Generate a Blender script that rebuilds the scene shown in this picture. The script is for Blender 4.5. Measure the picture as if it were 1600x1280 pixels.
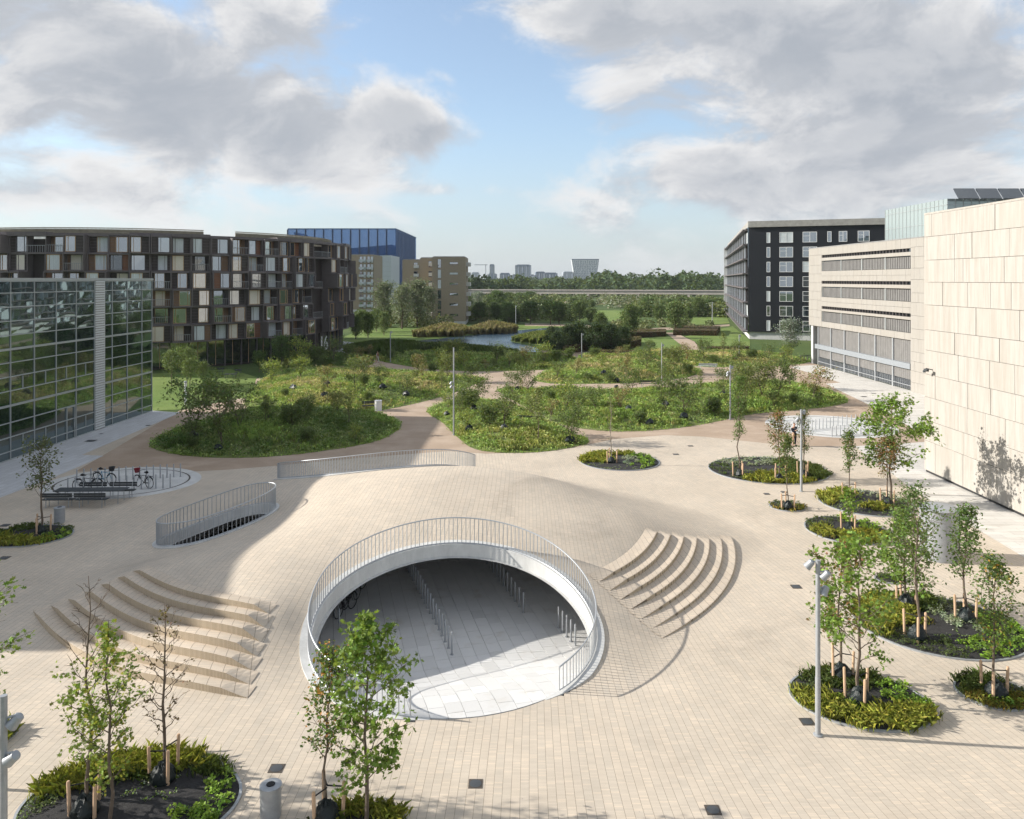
import bpy, math, random
import numpy as np
from mathutils import Vector, Matrix

for o in list(bpy.data.objects): bpy.data.objects.remove(o)
SC = bpy.context.scene
COL = SC.collection
H, F, HY = 12.8, 1200.0, 437.0        # camera height (m), focal length and horizon row measured on the 1600 px photograph

# ------------------------------------------------------------------ camera
cd = bpy.data.cameras.new('camera'); cam = bpy.data.objects.new('camera', cd); COL.objects.link(cam)
cam.location = (0, 0, H); cam.rotation_euler = (math.pi/2, 0, 0)
cd.sensor_width = 36; cd.lens = F/1600*36; cd.shift_y = -(640-HY)/1600; cd.clip_start = .2; cd.clip_end = 60000
SC.camera = cam

# ------------------------------------------------------------------ sun + sky
SUN_EL = math.radians(24.2)
SUN_D = Vector((1, -.11, 0)).normalized()*math.cos(SUN_EL) + Vector((0, 0, -math.sin(SUN_EL)))   # direction the light travels
sd = bpy.data.lights.new('sun', 'SUN'); sd.energy = 3.7; sd.angle = math.radians(.55); sd.color = (1, .945, .86)
sun = bpy.data.objects.new('sun', sd); COL.objects.link(sun)
sun.rotation_euler = SUN_D.to_track_quat('-Z', 'Y').to_euler(); sun.location = (-60, 20, 60)

class NT:
    """small helper to write shader node trees"""
    def __init__(s, tree): s.t = tree; s.n = tree.nodes; s.l = tree.links
    def new(s, typ, **kw):
        n = s.n.new(typ)
        for k, v in kw.items(): setattr(n, k, v)
        return n
    def put(s, sock, v):
        if isinstance(v, bpy.types.NodeSocket): s.l.new(v, sock)
        elif v is not None: sock.default_value = v
    def m(s, op, a, b=None, c=None, clamp=False):
        n = s.new('ShaderNodeMath', operation=op, use_clamp=clamp)
        for i, v in enumerate((a, b, c)): s.put(n.inputs[i], v)
        return n.outputs[0]
    def mix(s, fac, a, b, blend='MIX'):
        n = s.new('ShaderNodeMix', data_type='RGBA', blend_type=blend)
        s.put(n.inputs[0], fac); s.put(n.inputs[6], a if not isinstance(a, tuple) else (*a, 1)[:4]); s.put(n.inputs[7], b if not isinstance(b, tuple) else (*b, 1)[:4])
        return n.outputs[2]
    def ss(s, v, lo, hi, a=0., b=1.):
        n = s.new('ShaderNodeMapRange', interpolation_type='SMOOTHSTEP')
        for i, x in enumerate((v, lo, hi, a, b)): s.put(n.inputs[i], x)
        return n.outputs[0]
    def noise(s, vec, scale, detail=4, rough=.5, dist=0., out=0):
        n = s.new('ShaderNodeTexNoise'); s.put(n.inputs['Vector'], vec); s.put(n.inputs['Scale'], scale)
        n.inputs['Detail'].default_value = detail; n.inputs['Roughness'].default_value = rough; n.inputs['Distortion'].default_value = dist
        return n.outputs[out]
    def vec(s, x, y, z):
        n = s.new('ShaderNodeCombineXYZ')
        for i, v in enumerate((x, y, z)): s.put(n.inputs[i], v)
        return n.outputs[0]
    def sep(s, v):
        n = s.new('ShaderNodeSeparateXYZ'); s.put(n.inputs[0], v); return n.outputs

W = bpy.data.worlds.new('World'); SC.world = W; W.use_nodes = True
w = NT(W.node_tree); w.n.clear()
sky = w.new('ShaderNodeTexSky', sky_type='NISHITA', sun_disc=False)
sky.sun_elevation = SUN_EL
sky.sun_rotation = math.atan2(-SUN_D.x, -SUN_D.y)       # clockwise from +Y, towards the sun
sky.altitude = 0; sky.air_density = 1.0; sky.dust_density = .6; sky.ozone_density = 2.0
tc = w.new('ShaderNodeTexCoord').outputs['Generated']
x, y, z = w.sep(tc)
az = w.m('ARCTAN2', x, y); el = w.m('MAXIMUM', z, 0.)
def cloud_density(dx, dz):
    """billowing cloud field over the directions of the sky, flattened a little towards the horizon"""
    v = w.vec(w.m('ADD', x, dx), w.m('MULTIPLY', y, 1.), w.m('MULTIPLY_ADD', el, 1.75, dz))
    wv = w.new('ShaderNodeVectorMath', operation='MULTIPLY_ADD'); w.put(wv.inputs[0], w.noise(v, 3.2, 2, .5, 0., 1)); wv.inputs[1].default_value = (.22, .22, .22); w.put(wv.inputs[2], v)
    big = w.noise(wv.outputs[0], 3.1, 2, .5)
    fine = w.noise(wv.outputs[0], 6.2, 8, .64)
    return w.m('ADD', w.m('MULTIPLY', big, .60), w.m('MULTIPLY_ADD', fine, .74, -.07))
def blob(px, py, sx, sy, amp):
    a0 = math.atan((px-800)/1200); e0 = (437-py)/math.hypot(1200, px-800, 437-py)
    a = w.m('DIVIDE', w.m('SUBTRACT', az, a0), sx/1200); e = w.m('DIVIDE', w.m('SUBTRACT', el, e0), sy/1200)
    r2 = w.m('ADD', w.m('MULTIPLY', a, a), w.m('MULTIPLY', e, e))
    return w.m('MULTIPLY', w.m('EXPONENT', w.m('MULTIPLY', r2, -1.)), amp)
BLOBS = [(130, 90, 360, 130, .26), (540, 190, 150, 70, .22), (330, 225, 320, 60, .24), (500, 275, 120, 20, .14), (70, 300, 160, 28, .2), (1330, 110, 420, 170, .28), (940, 10, 190, 60, .2),
         (1230, 270, 260, 60, .2), (700, 298, 110, 12, .14), (770, 170, 130, 110, -.26), (620, 50, 110, 80, -.28), (920, 240, 100, 50, -.1), (110, 225, 120, 18, -.08)]
bias = None
for b in BLOBS:
    s_ = blob(*b); bias = s_ if bias is None else w.m('ADD', bias, s_)
# above and beside the frame the sky stays as cloudy as it is in view
bias = w.m('ADD', bias, w.m('MULTIPLY', w.m('MAXIMUM', w.ss(el, .34, .55), w.ss(w.m('ABSOLUTE', az), .60, .95)), .15))
d0 = w.m('ADD', cloud_density(0., 0.), bias)
d1 = w.m('ADD', cloud_density(-.03, .05), bias)           # the same clouds sampled a step towards the sun
mask = w.ss(d0, .605, .83)
lit = w.ss(w.m('SUBTRACT', d0, d1), -.09, .10)
thick = w.ss(d0, .70, 1.02)
CB, CD = (3.9, 3.88, 3.9), (1.62, 1.82, 2.12)
shade = w.m('MULTIPLY', w.m('SUBTRACT', 1., w.m('MULTIPLY', thick, .62)), w.m('MULTIPLY_ADD', lit, .75, .42), clamp=True)
ccol = w.mix(shade, CD, CB)
hz = w.ss(el, -.02, .22, 1., 0.)
pale = w.mix(.30, sky.outputs[0], (2.5, 2.85, 3.2))
base = w.mix(w.m('MULTIPLY', hz, .72), pale, (2.4, 2.68, 3.08))
full = w.mix(w.m('MULTIPLY', mask, w.m('SUBTRACT', 1., w.m('MULTIPLY', w.ss(el, 0., .10, 1., 0.), .6))), base, ccol)
bg = w.new('ShaderNodeBackground'); w.put(bg.inputs[0], full); bg.inputs[1].default_value = .1
wo = w.new('ShaderNodeOutputWorld'); w.l.new(bg.outputs[0], wo.inputs[0])

vs = SC.view_settings; vs.view_transform = 'Standard'; vs.look = 'None'; vs.exposure = 1.15; vs.gamma = 1; vs.use_curve_mapping = False
SC.cycles.use_adaptive_sampling = True; SC.cycles.adaptive_threshold = .02; SC.cycles.max_bounces = 5; SC.cycles.diffuse_bounces = 4; SC.cycles.glossy_bounces = 3; SC.cycles.transparent_max_bounces = 8; W.cycles.sampling_method = 'MANUAL'; W.cycles.sample_map_resolution = 256; SC.cycles.volume_bounces = 0

# ------------------------------------------------------------------ helpers
def G(px, py, z=0.):
    """the place (m) that stands at height z where the photograph shows pixel px, py"""
    Y = (H-z)*F/(py-HY); return Vector(((px-800)*Y/F, Y, z))
def S(px, p=None):                       # metres per photo pixel at the depth of p
    return p.y/F
MATS = {}
def base_mat(name):
    m = bpy.data.materials.new(name); m.use_nodes = True; t = NT(m.node_tree)
    p = t.n['Principled BSDF']; MATS[name] = m
    return m, t, p
def mat(name, col, rough=.7, var=.12, scale=3., metal=0., spec=.4, bump=0., bscale=30., stretch=(1, 1, 1)):
    m, t, p = base_mat(name)
    co = t.new('ShaderNodeTexCoord').outputs['Object']
    mp = t.new('ShaderNodeMapping'); t.put(mp.inputs[0], co); mp.inputs['Scale'].default_value = stretch
    n = t.noise(mp.outputs[0], scale, 6, .6)
    n2 = t.noise(mp.outputs[0], scale*7, 3, .6)
    f = t.m('ADD', t.m('MULTIPLY', t.m('SUBTRACT', n, .5), 2*var*1.6), t.m('MULTIPLY_ADD', t.m('SUBTRACT', n2, .5), var*1.4, 1.))
    c = t.new('ShaderNodeVectorMath', operation='SCALE'); c.inputs[0].default_value = col[:3]; t.put(c.inputs['Scale'], f)
    t.put(p.inputs['Base Color'], c.outputs[0]); p.inputs['Roughness'].default_value = rough
    p.inputs['Metallic'].default_value = metal; p.inputs['Specular IOR Level'].default_value = spec
    if bump:
        bn = t.new('ShaderNodeBump'); bn.inputs['Strength'].default_value = bump; bn.inputs['Distance'].default_value = .02
        t.put(bn.inputs['Height'], t.noise(mp.outputs[0], bscale, 5, .6)); t.put(p.inputs['Normal'], bn.outputs[0])
    return m
def leaf_mat(name, trans=.3, rough=.55):
    m, t, p = base_mat(name)
    a = t.new('ShaderNodeAttribute', attribute_name='Col')
    t.put(p.inputs['Base Color'], a.outputs[0]); p.inputs['Roughness'].default_value = rough; p.inputs['Specular IOR Level'].default_value = .3
    tr = t.new('ShaderNodeBsdfTranslucent'); t.put(tr.inputs[0], t.mix(.5, a.outputs[0], (.30, .36, .04), 'MIX'))
    mx = t.new('ShaderNodeMixShader'); mx.inputs[0].default_value = trans
    t.l.new(p.outputs[0], mx.inputs[1]); t.l.new(tr.outputs[0], mx.inputs[2]); t.l.new(mx.outputs[0], t.n['Material Output'].inputs[0])
    return m
def glass_mat(name, tint=(.012, .018, .02), refl=.3, col=(.9, .95, 1.), rough=.012, wav=.0):
    m, t, p = base_mat(name)
    p.inputs['Base Color'].default_value = (*tint, 1); p.inputs['Roughness'].default_value = .1
    g = t.new('ShaderNodeBsdfGlossy'); g.inputs[0].default_value = (*col, 1); g.inputs['Roughness'].default_value = rough
    if wav:
        bn = t.new('ShaderNodeBump'); bn.inputs['Strength'].default_value = wav; bn.inputs['Distance'].default_value = .05
        t.put(bn.inputs['Height'], t.noise(t.new('ShaderNodeTexCoord').outputs['Object'], .9, 1, .4)); t.put(g.inputs['Normal'], bn.outputs[0])
    lw = t.new('ShaderNodeLayerWeight'); lw.inputs[0].default_value = .35
    mx = t.new('ShaderNodeMixShader'); t.put(mx.inputs[0], t.m('MULTIPLY_ADD', lw.outputs['Fresnel'], 1-refl, refl*.75, clamp=True))
    t.l.new(p.outputs[0], mx.inputs[1]); t.l.new(g.outputs[0], mx.inputs[2]); t.l.new(mx.outputs[0], t.n['Material Output'].inputs[0])
    return m

def fast_mesh(name, V, Fc, cols=None, smooth=False):
    """mesh from numpy arrays; Fc is (n, k)"""
    V = np.asarray(V, np.float32); Fc = np.asarray(Fc, np.int32); n, k = Fc.shape
    me = bpy.data.meshes.new(name)
    me.vertices.add(len(V)); me.vertices.foreach_set('co', V.ravel())
    me.loops.add(n*k); me.loops.foreach_set('vertex_index', Fc.ravel())
    me.polygons.add(n); me.polygons.foreach_set('loop_start', np.arange(0, n*k, k, dtype=np.int32))
    me.polygons.foreach_set('use_smooth', np.full(n, smooth, bool))
    me.update(calc_edges=True)
    if cols is not None:
        a = me.attributes.new('Col', 'FLOAT_COLOR', 'POINT')
        c = np.ones((len(V), 4), np.float32); c[:, :3] = cols; a.data.foreach_set('color', c.ravel())
    return me
ORG = {}
def org(p):
    return ORG.get(p.name, Vector((0, 0, 0))) if p else Vector((0, 0, 0))
def tag(o, label=None, cat=None, group=None, kind=None):
    if label: o['label'] = label
    if cat: o['category'] = cat
    if group: o['group'] = group
    if kind: o['kind'] = kind
    return o
def link(name, me, m=None, parent=None, loc=None):
    o = bpy.data.objects.new(name, me); COL.objects.link(o)
    if m is not None and not me.materials: me.materials.append(m if not isinstance(m, str) else MATS[m])
    if parent: o.parent = parent; ORG[o.name] = org(parent)
    if loc is not None: o.location = loc
    return o
def thing(name, label, cat, loc=(0, 0, 0), rz=0., group=None, local=False):
    o = bpy.data.objects.new(name, None); COL.objects.link(o); o.location = loc; o.rotation_euler = (0, 0, rz); o.empty_display_size = .2
    ORG[o.name] = Vector((0, 0, 0)) if (local or rz) else Vector(loc)
    return tag(o, label, cat, group)
def copy_tree(o, parent=None):
    c = o.copy(); COL.objects.link(c); c.parent = parent
    for ch in list(o.children): copy_tree(ch, c)
    return c
class MB:
    def __init__(s): s.v = []; s.f = []
    def add(s, vs, fs):
        b = len(s.v); s.v += [tuple(v) for v in vs]; s.f += [tuple(i+b for i in f) for f in fs]; return s
    def box(s, c, d, rz=0., M=None):
        hx, hy, hz = d[0]/2, d[1]/2, d[2]/2; ca, sa = math.cos(rz), math.sin(rz); vs = []
        for sx, sy, sz in ((-1,-1,-1),(1,-1,-1),(1,1,-1),(-1,1,-1),(-1,-1,1),(1,-1,1),(1,1,1),(-1,1,1)):
            x, y = sx*hx, sy*hy; vs.append((c[0]+x*ca-y*sa, c[1]+x*sa+y*ca, c[2]+sz*hz))
        if M is not None: vs = [M @ Vector(v) for v in vs]
        return s.add(vs, [(0,3,2,1),(4,5,6,7),(0,1,5,4),(1,2,6,5),(2,3,7,6),(3,0,4,7)])
    def b2(s, a, b):
        return s.box([(a[i]+b[i])/2 for i in range(3)], [abs(b[i]-a[i]) for i in range(3)])
    def tube(s, pts, r, n=8, cap=True):
        pts = [Vector(p) for p in pts]; rs = r if isinstance(r, (list, tuple)) else [r]*len(pts); vs = []; fs = []
        up = None
        for i, p in enumerate(pts):
            d = (pts[min(i+1, len(pts)-1)]-pts[max(i-1, 0)])
            d = d.normalized() if d.length > 1e-9 else Vector((0, 0, 1))
            ref = Vector((0, 0, 1)) if abs(d.z) < .9 else Vector((1, 0, 0))
            a = d.cross(ref).normalized() if up is None else (up - d*up.dot(d)).normalized(); up = a; b = d.cross(a)
            for k in range(n):
                t = 2*math.pi*k/n; vs.append(p + a*(rs[i]*math.cos(t)) + b*(rs[i]*math.sin(t)))
        for i in range(len(pts)-1):
            for k in range(n):
                k2 = (k+1) % n; fs.append((i*n+k, i*n+k2, (i+1)*n+k2, (i+1)*n+k))
        if cap: fs.append(tuple(range(n-1, -1, -1))); fs.append(tuple((len(pts)-1)*n+k for k in range(n)))
        return s.add(vs, fs)
    def lathe(s, prof, c=(0, 0, 0), n=20, M=None):
        vs = []; fs = []
        for r, z in prof:
            for k in range(n):
                t = 2*math.pi*k/n; v = Vector((r*math.cos(t), r*math.sin(t), z))
                if M is not None: v = M @ v
                vs.append(v+Vector(c))
        for i in range(len(prof)-1):
            for k in range(n): k2 = (k+1) % n; fs.append((i*n+k, i*n+k2, (i+1)*n+k2, (i+1)*n+k))
        fs.append(tuple(range(n-1, -1, -1))); fs.append(tuple((len(prof)-1)*n+k for k in range(n)))
        return s.add(vs, fs)
    def prism(s, poly, z0, z1):
        n = len(poly); vs = [(p[0], p[1], z0) for p in poly]+[(p[0], p[1], z1) for p in poly]
        return s.add(vs, [tuple(range(n-1, -1, -1)), tuple(range(n, 2*n))]+[(i, (i+1) % n, n+(i+1) % n, n+i) for i in range(n)])
    def sheet(s, poly, z): return s.add([(p[0], p[1], z) for p in poly], [tuple(range(len(poly)))])
    def build(s, name, m, parent=None, smooth=False, loc=None):
        me = bpy.data.meshes.new(name); o_ = org(parent)
        me.from_pydata([(v[0]-o_.x, v[1]-o_.y, v[2]-o_.z) for v in s.v], [], s.f); me.update()
        if smooth:
            me.polygons.foreach_set('use_smooth', [True]*len(me.polygons))
            try: me.set_sharp_from_angle(angle=math.radians(40))
            except Exception: pass
        return link(name, me, m, parent, loc)
def smooth_poly(pts, n=6, closed=True):
    pts = [Vector((p[0], p[1], 0)) for p in pts]; out = []; N = len(pts)
    for i in range(N):
        p0, p1, p2, p3 = pts[(i-1) % N], pts[i], pts[(i+1) % N], pts[(i+2) % N]
        for k in range(n):
            t = k/n
            out.append(.5*((2*p1)+(p2-p0)*t+(2*p0-5*p1+4*p2-p3)*t*t+(3*p1-p0-3*p2+p3)*t**3))
    return out
def ell(cx, cy, a, b, n=64, rot=0., t0=0., t1=2*math.pi):
    out = []
    for k in range(n):
        t = t0+(t1-t0)*k/n; x, y = a*math.cos(t), b*math.sin(t)
        out.append((cx+x*math.cos(rot)-y*math.sin(rot), cy+x*math.sin(rot)+y*math.cos(rot)))
    return out
ORD = ['leftmost', 'second from left', 'third from left', 'fourth from left', 'fifth from left', 'sixth from left', 'seventh from left', 'eighth from left', 'ninth from left', 'tenth from left',
       'eleventh from left', 'twelfth from left', '13th from left', '14th from left', '15th from left', '16th from left', '17th from left', '18th from left', '19th from left', '20th from left',
       '21st from left', '22nd from left', '23rd from left', '24th from left', '25th from left', '26th from left', '27th from left', '28th from left', '29th from left', '30th from left']
LABELQ = {}
def qlabel(o, phrase, cat, group=None, x=None):
    """things that share a phrase are told apart, once all are built, by their order from the left in the picture"""
    o['category'] = cat
    if group: o['group'] = group
    l = o.matrix_basis.translation; LABELQ.setdefault(phrase, []).append((l.x/max(l.y, .1) if x is None else x, o))
    return o
def flush_labels(pool=()):
    for ph, L in LABELQ.items():
        L.sort(key=lambda q: q[0]); n = len(L)
        for i, (_, o) in enumerate(L):
            if n == 1: o['label'] = ph
            elif n == 2: o['label'] = ph+', '+('left one of two' if i == 0 else 'right one of two')
            else: o['label'] = ph+', '+('rightmost' if i == n-1 else ORD[min(i, 29)])
# --- leaves, blades -------------------------------------------------
T_RHOMB = np.array([(0, -.5, 0), (.30, 0, .06), (0, .5, 0), (-.30, 0, .06)])
T_MAPLE = np.array([(0, -.5, 0), (.42, -.28, .05), (.2, -.05, 0), (.52, .2, .08), (.16, .18, 0), (0, .56, -.04), (-.16, .18, 0), (-.52, .2, .08), (-.2, -.05, 0), (-.42, -.28, .05)])
def leaves(P, size, rng, tmpl, up=.4, cols=None):
    P = np.asarray(P, float); n = len(P); k = len(tmpl)
    nr = rng.normal(size=(n, 3)); nr /= np.linalg.norm(nr, axis=1)[:, None]; nr[:, 2] = np.abs(nr[:, 2])+up
    nr /= np.linalg.norm(nr, axis=1)[:, None]
    t = rng.normal(size=(n, 3)); t -= nr*(t*nr).sum(1)[:, None]; t /= np.linalg.norm(t, axis=1)[:, None]
    b = np.cross(nr, t); s = (size*rng.uniform(.65, 1.25, n))[:, None, None]
    V = P[:, None, :]+s*(tmpl[None, :, 0:1]*t[:, None, :]+tmpl[None, :, 1:2]*b[:, None, :]+tmpl[None, :, 2:3]*nr[:, None, :])
    C = None if cols is None else np.repeat(cols, k, axis=0)
    return V.reshape(-1, 3), np.arange(n*k).reshape(n, k), C
def blades(P, hgt, wid, lean, rng, cols):
    """bent grass blades: a quad and a tip (as a second quad with a merged tip)"""
    P = np.asarray(P, float); n = len(P); a = rng.uniform(0, 2*np.pi, n); h = hgt*rng.uniform(.6, 1.25, n); w_ = wid*rng.uniform(.7, 1.3, n); l = lean*rng.uniform(.3, 1.4, n)*h
    d = np.stack([np.cos(a), np.sin(a), np.zeros(n)], 1); sd_ = np.stack([-np.sin(a), np.cos(a), np.zeros(n)], 1); upv = np.array([0, 0, 1.])
    q = np.empty((n, 5, 3)); q[:, 0] = P-sd_*w_[:, None]; q[:, 1] = P+sd_*w_[:, None]
    mid = P+d*(l*.35)[:, None]+upv*(h*.72)[:, None]
    q[:, 2] = mid+sd_*(w_*.7)[:, None]; q[:, 3] = mid-sd_*(w_*.7)[:, None]; q[:, 4] = P+d*l[:, None]+upv*(h*.95)[:, None]
    Fq = (np.arange(n)*5)[:, None]+np.array([0, 1, 2, 4, 3])[None]
    return q.reshape(-1, 3), Fq, np.repeat(cols, 5, axis=0)
def pal(rng, n, cols, var=.18, w_=None):
    c = np.array(cols)[rng.choice(len(cols), n, p=w_)]
    return np.clip(c*1.5*(1+rng.normal(0, var, (n, 1)))*(1+rng.normal(0, var*.3, (n, 3))), .004, .8)

# ------------------------------------------------------------------ materials
mat('concrete', (.52, .52, .51), .8, .12, 2., bump=.15); mat('white_concrete', (.53, .53, .515), .8, .2, 1.2, stretch=(1, 1, .35))
mat('steel', (.50, .52, .54), .38, .06, 6., metal=.75); mat('dark_steel', (.06, .065, .07), .5, .1); mat('galv', (.34, .355, .37), .5, .14, 5., metal=.35)
mat('rail_steel', (.42, .44, .46), .42, .04, 3., metal=.45)
mat('black_metal', (.022, .023, .025), .5, .1); mat('rubber', (.015, .015, .016), .8, .1); mat('slat', (.035, .04, .042), .55, .2, 4., stretch=(1, 8, 1))
mat('stake_wood', (.50, .34, .22), .8, .2, 5., stretch=(4, 4, .6)); mat('bark', (.13, .10, .075), .9, .3, 9., bump=.4, stretch=(2, 2, .5)); mat('bark_pale', (.22, .19, .15), .9, .3, 9., stretch=(2, 2, .5))
mat('bag', (.010, .016, .016), .42, .4, 9., bump=1., bscale=22., spec=.35)
mat('soil', (.028, .027, .027), .95, .5, 14., bump=.9, bscale=40.)
mat('drain', (.075, .062, .05), .7, .5, 30.); mat('white_paint', (.72, .72, .72), .5, .06); mat('blue_paint', (.07, .22, .33), .35, .05); mat('red_cloth', (.2, .02, .03), .8, .1)
mat('skin', (.45, .27, .19), .6, .05); mat('navy_cloth', (.018, .02, .028), .85, .2); mat('white_cloth', (.6, .58, .55), .8, .1); mat('brown_cloth', (.22, .12, .07), .8, .1); mat('hair', (.05, .028, .018), .6, .2); mat('yellow_cloth', (.6, .38, .04), .7, .1)
leaf_mat('leaf', .36); leaf_mat('leaf_far', .2, .7); leaf_mat('grass_blade', .42, .6)

def brick_material(name, tint=(1, 1, 1)):
    m, t, p = base_mat(name)
    co = t.new('ShaderNodeTexCoord').outputs['Object']; x, y, z = t.sep(co)
    sl = t.m('MINIMUM', t.m('MAXIMUM', t.m('MULTIPLY', x, .021), -.0), .22)
    bend = t.m('MULTIPLY', t.m('SINE', t.m('MULTIPLY', y, .11)), .55)
    u = t.m('ADD', t.m('MULTIPLY_ADD', t.m('SUBTRACT', y, 20.), sl, x), bend)
    v = t.m('ADD', y, z)
    cw = .222
    col_i = t.m('FLOOR', t.m('DIVIDE', u, cw)); fu = t.m('FRACT', t.m('DIVIDE', u, cw))
    wn = t.new('ShaderNodeTexWhiteNoise', noise_dimensions='1D'); t.put(wn.inputs['W'], col_i)
    v2 = t.m('ADD', v, t.m('MULTIPLY', wn.outputs[0], .06))
    fv = t.m('FRACT', t.m('DIVIDE', v2, .058)); row_i = t.m('FLOOR', t.m('DIVIDE', v2, .058))
    wn2 = t.new('ShaderNodeTexWhiteNoise', noise_dimensions='2D'); t.put(wn2.inputs['Vector'], t.vec(col_i, row_i, 0.))
    # some runs of a column share a firing batch
    wn3 = t.new('ShaderNodeTexWhiteNoise', noise_dimensions='2D'); t.put(wn3.inputs['Vector'], t.vec(col_i, t.m('FLOOR', t.m('DIVIDE', v2, 1.16)), 0.))
    cj = t.m('LESS_THAN', fu, .052)                                      # long joint between columns
    rj = t.m('LESS_THAN', fv, .13)                                       # cross joint between bricks
    br = t.m('ADD', t.m('MULTIPLY_ADD', wn2.outputs[0], .09, .90), t.m('MULTIPLY', wn3.outputs[0], .05))
    big = t.noise(co, .23, 4, .6); mid = t.noise(co, 1.3, 4, .6)
    br = t.m('MULTIPLY', br, t.m('MULTIPLY_ADD', big, .42, .79)); br = t.m('MULTIPLY', br, t.m('MULTIPLY_ADD', mid, .22, .89)); wet = t.ss(t.noise(co, .12, 7, .68, 1.2), .56, .70); br = t.m('MULTIPLY', br, t.m('MULTIPLY_ADD', wet, -.13, 1.))
    ca = t.mix(wn3.outputs[0], (.53*tint[0], .465*tint[1], .382*tint[2]), (.54*tint[0], .465*tint[1], .375*tint[2]))
    ca = t.mix(t.ss(wn2.outputs[0], .8, 1.), ca, (.57*tint[0], .485*tint[1], .385*tint[2]))
    sc = t.new('ShaderNodeVectorMath', operation='SCALE'); t.put(sc.inputs[0], ca); t.put(sc.inputs['Scale'], br)
    c1 = t.mix(t.m('MULTIPLY', rj, .26), sc.outputs[0], (.30, .25, .20)); c2 = t.mix(t.m('MULTIPLY', cj, .66), c1, (.145, .115, .09))
    # dirt specks
    sp = t.ss(t.noise(co, 2.1, 8, .75), .66, .78); c3 = t.mix(t.m('MULTIPLY', sp, .42), c2, (.20, .17, .13)); gum = t.ss(t.noise(co, 9., 2, .4), .76, .80); c3 = t.mix(t.m('MULTIPLY', gum, .4), c3, (.12, .11, .10))
    t.put(p.inputs['Base Color'], c3); p.inputs['Roughness'].default_value = .85; p.inputs['Specular IOR Level'].default_value = .25
    bn = t.new('ShaderNodeBump'); bn.inputs['Strength'].default_value = .5; bn.inputs['Distance'].default_value = .006
    t.put(bn.inputs['Height'], t.m('SUBTRACT', t.m('MULTIPLY', wn2.outputs[0], .35), t.m('MAXIMUM', cj, t.m('MULTIPLY', rj, .6)))); t.put(p.inputs['Normal'], bn.outputs[0])
    return m
brick_material('brick'); brick_material('step_brick', (1.03, 1.01, .99))
def riser_material():
    m, t, p = base_mat('riser_brick'); co = t.new('ShaderNodeTexCoord').outputs['Object']; x, y, z = t.sep(co)
    a = t.m('ARCTAN2', t.m('SUBTRACT', y, 12.), x); a = t.m('ADD', t.m('MULTIPLY', x, 1.), t.m('MULTIPLY', y, -1.)); f = t.m('FRACT', t.m('DIVIDE', a, .062)); j = t.m('LESS_THAN', f, .22)
    wn = t.new('ShaderNodeTexWhiteNoise', noise_dimensions='1D'); t.put(wn.inputs['W'], t.m('FLOOR', t.m('DIVIDE', a, .062)))
    c = t.mix(wn.outputs[0], (.43, .35, .25), (.50, .41, .30)); t.put(p.inputs['Base Color'], t.mix(t.m('MULTIPLY', j, .8), c, (.13, .10, .07))); p.inputs['Roughness'].default_value = .9
riser_material()

def gravel_material():
    m, t, p = base_mat('gravel'); co = t.new('ShaderNodeTexCoord').outputs['Object']
    f = t.noise(co, 30., 6, .75); g = t.noise(co, .35, 5, .6)
    mp = t.new('ShaderNodeMapping'); t.put(mp.inputs[0], co); mp.inputs['Scale'].default_value = (.25, 1.6, 1); tr = t.noise(mp.outputs[0], 1.1, 4, .6)
    c = t.mix(f, (.265, .19, .13), (.41, .315, .235)); c = t.mix(t.ss(g, .35, .75), c, (.43, .335, .255)); c = t.mix(t.m('MULTIPLY', t.ss(tr, .58, .75), .5), c, (.20, .135, .09))
    t.put(p.inputs['Base Color'], c); p.inputs['Roughness'].default_value = .95
    bn = t.new('ShaderNodeBump'); bn.inputs['Strength'].default_value = .4; bn.inputs['Distance'].default_value = .01; t.put(bn.inputs['Height'], f); t.put(p.inputs['Normal'], bn.outputs[0])
def granite_material(name, rot, a=(.60, .575, .53), b=(.40, .36, .31), bw=1.4, bh=.5, st=.55):
    m, t, p = base_mat(name); co = t.new('ShaderNodeTexCoord').outputs['Object']
    mp = t.new('ShaderNodeMapping'); t.put(mp.inputs[0], co); mp.inputs['Rotation'].default_value = (0, 0, rot)
    bt = t.new('ShaderNodeTexBrick'); t.put(bt.inputs['Vector'], mp.outputs[0]); bt.inputs['Scale'].default_value = 1
    bt.inputs['Brick Width'].default_value = bw; bt.inputs['Row Height'].default_value = bh; bt.inputs['Mortar Size'].default_value = .008; bt.inputs['Mortar Smooth'].default_value = .2
    bt.inputs['Color1'].default_value = (*[q*1.06 for q in a], 1); bt.inputs['Color2'].default_value = (*[q*.9 for q in a], 1); bt.inputs['Mortar'].default_value = (.22, .2, .18, 1)
    mp2 = t.new('ShaderNodeMapping'); t.put(mp2.inputs[0], mp.outputs[0]); mp2.inputs['Scale'].default_value = (.35, 1.6, 1)
    n = t.noise(mp2.outputs[0], 1.1, 7, .65); n2 = t.noise(co, 9., 6, .7)
    c = t.mix(t.m('MULTIPLY', t.ss(n, .5, .68), st), bt.outputs[0], b); c = t.mix(t.m('MULTIPLY', n2, .25), c, (.45, .44, .42))
    t.put(p.inputs['Base Color'], c); p.inputs['Roughness'].default_value = .75
gravel_material(); granite_material('granite', .0, st=.7); granite_material('granite_cool', math.radians(90), (.54, .55, .57), (.40, .40, .40), 1.6, .45)
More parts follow.
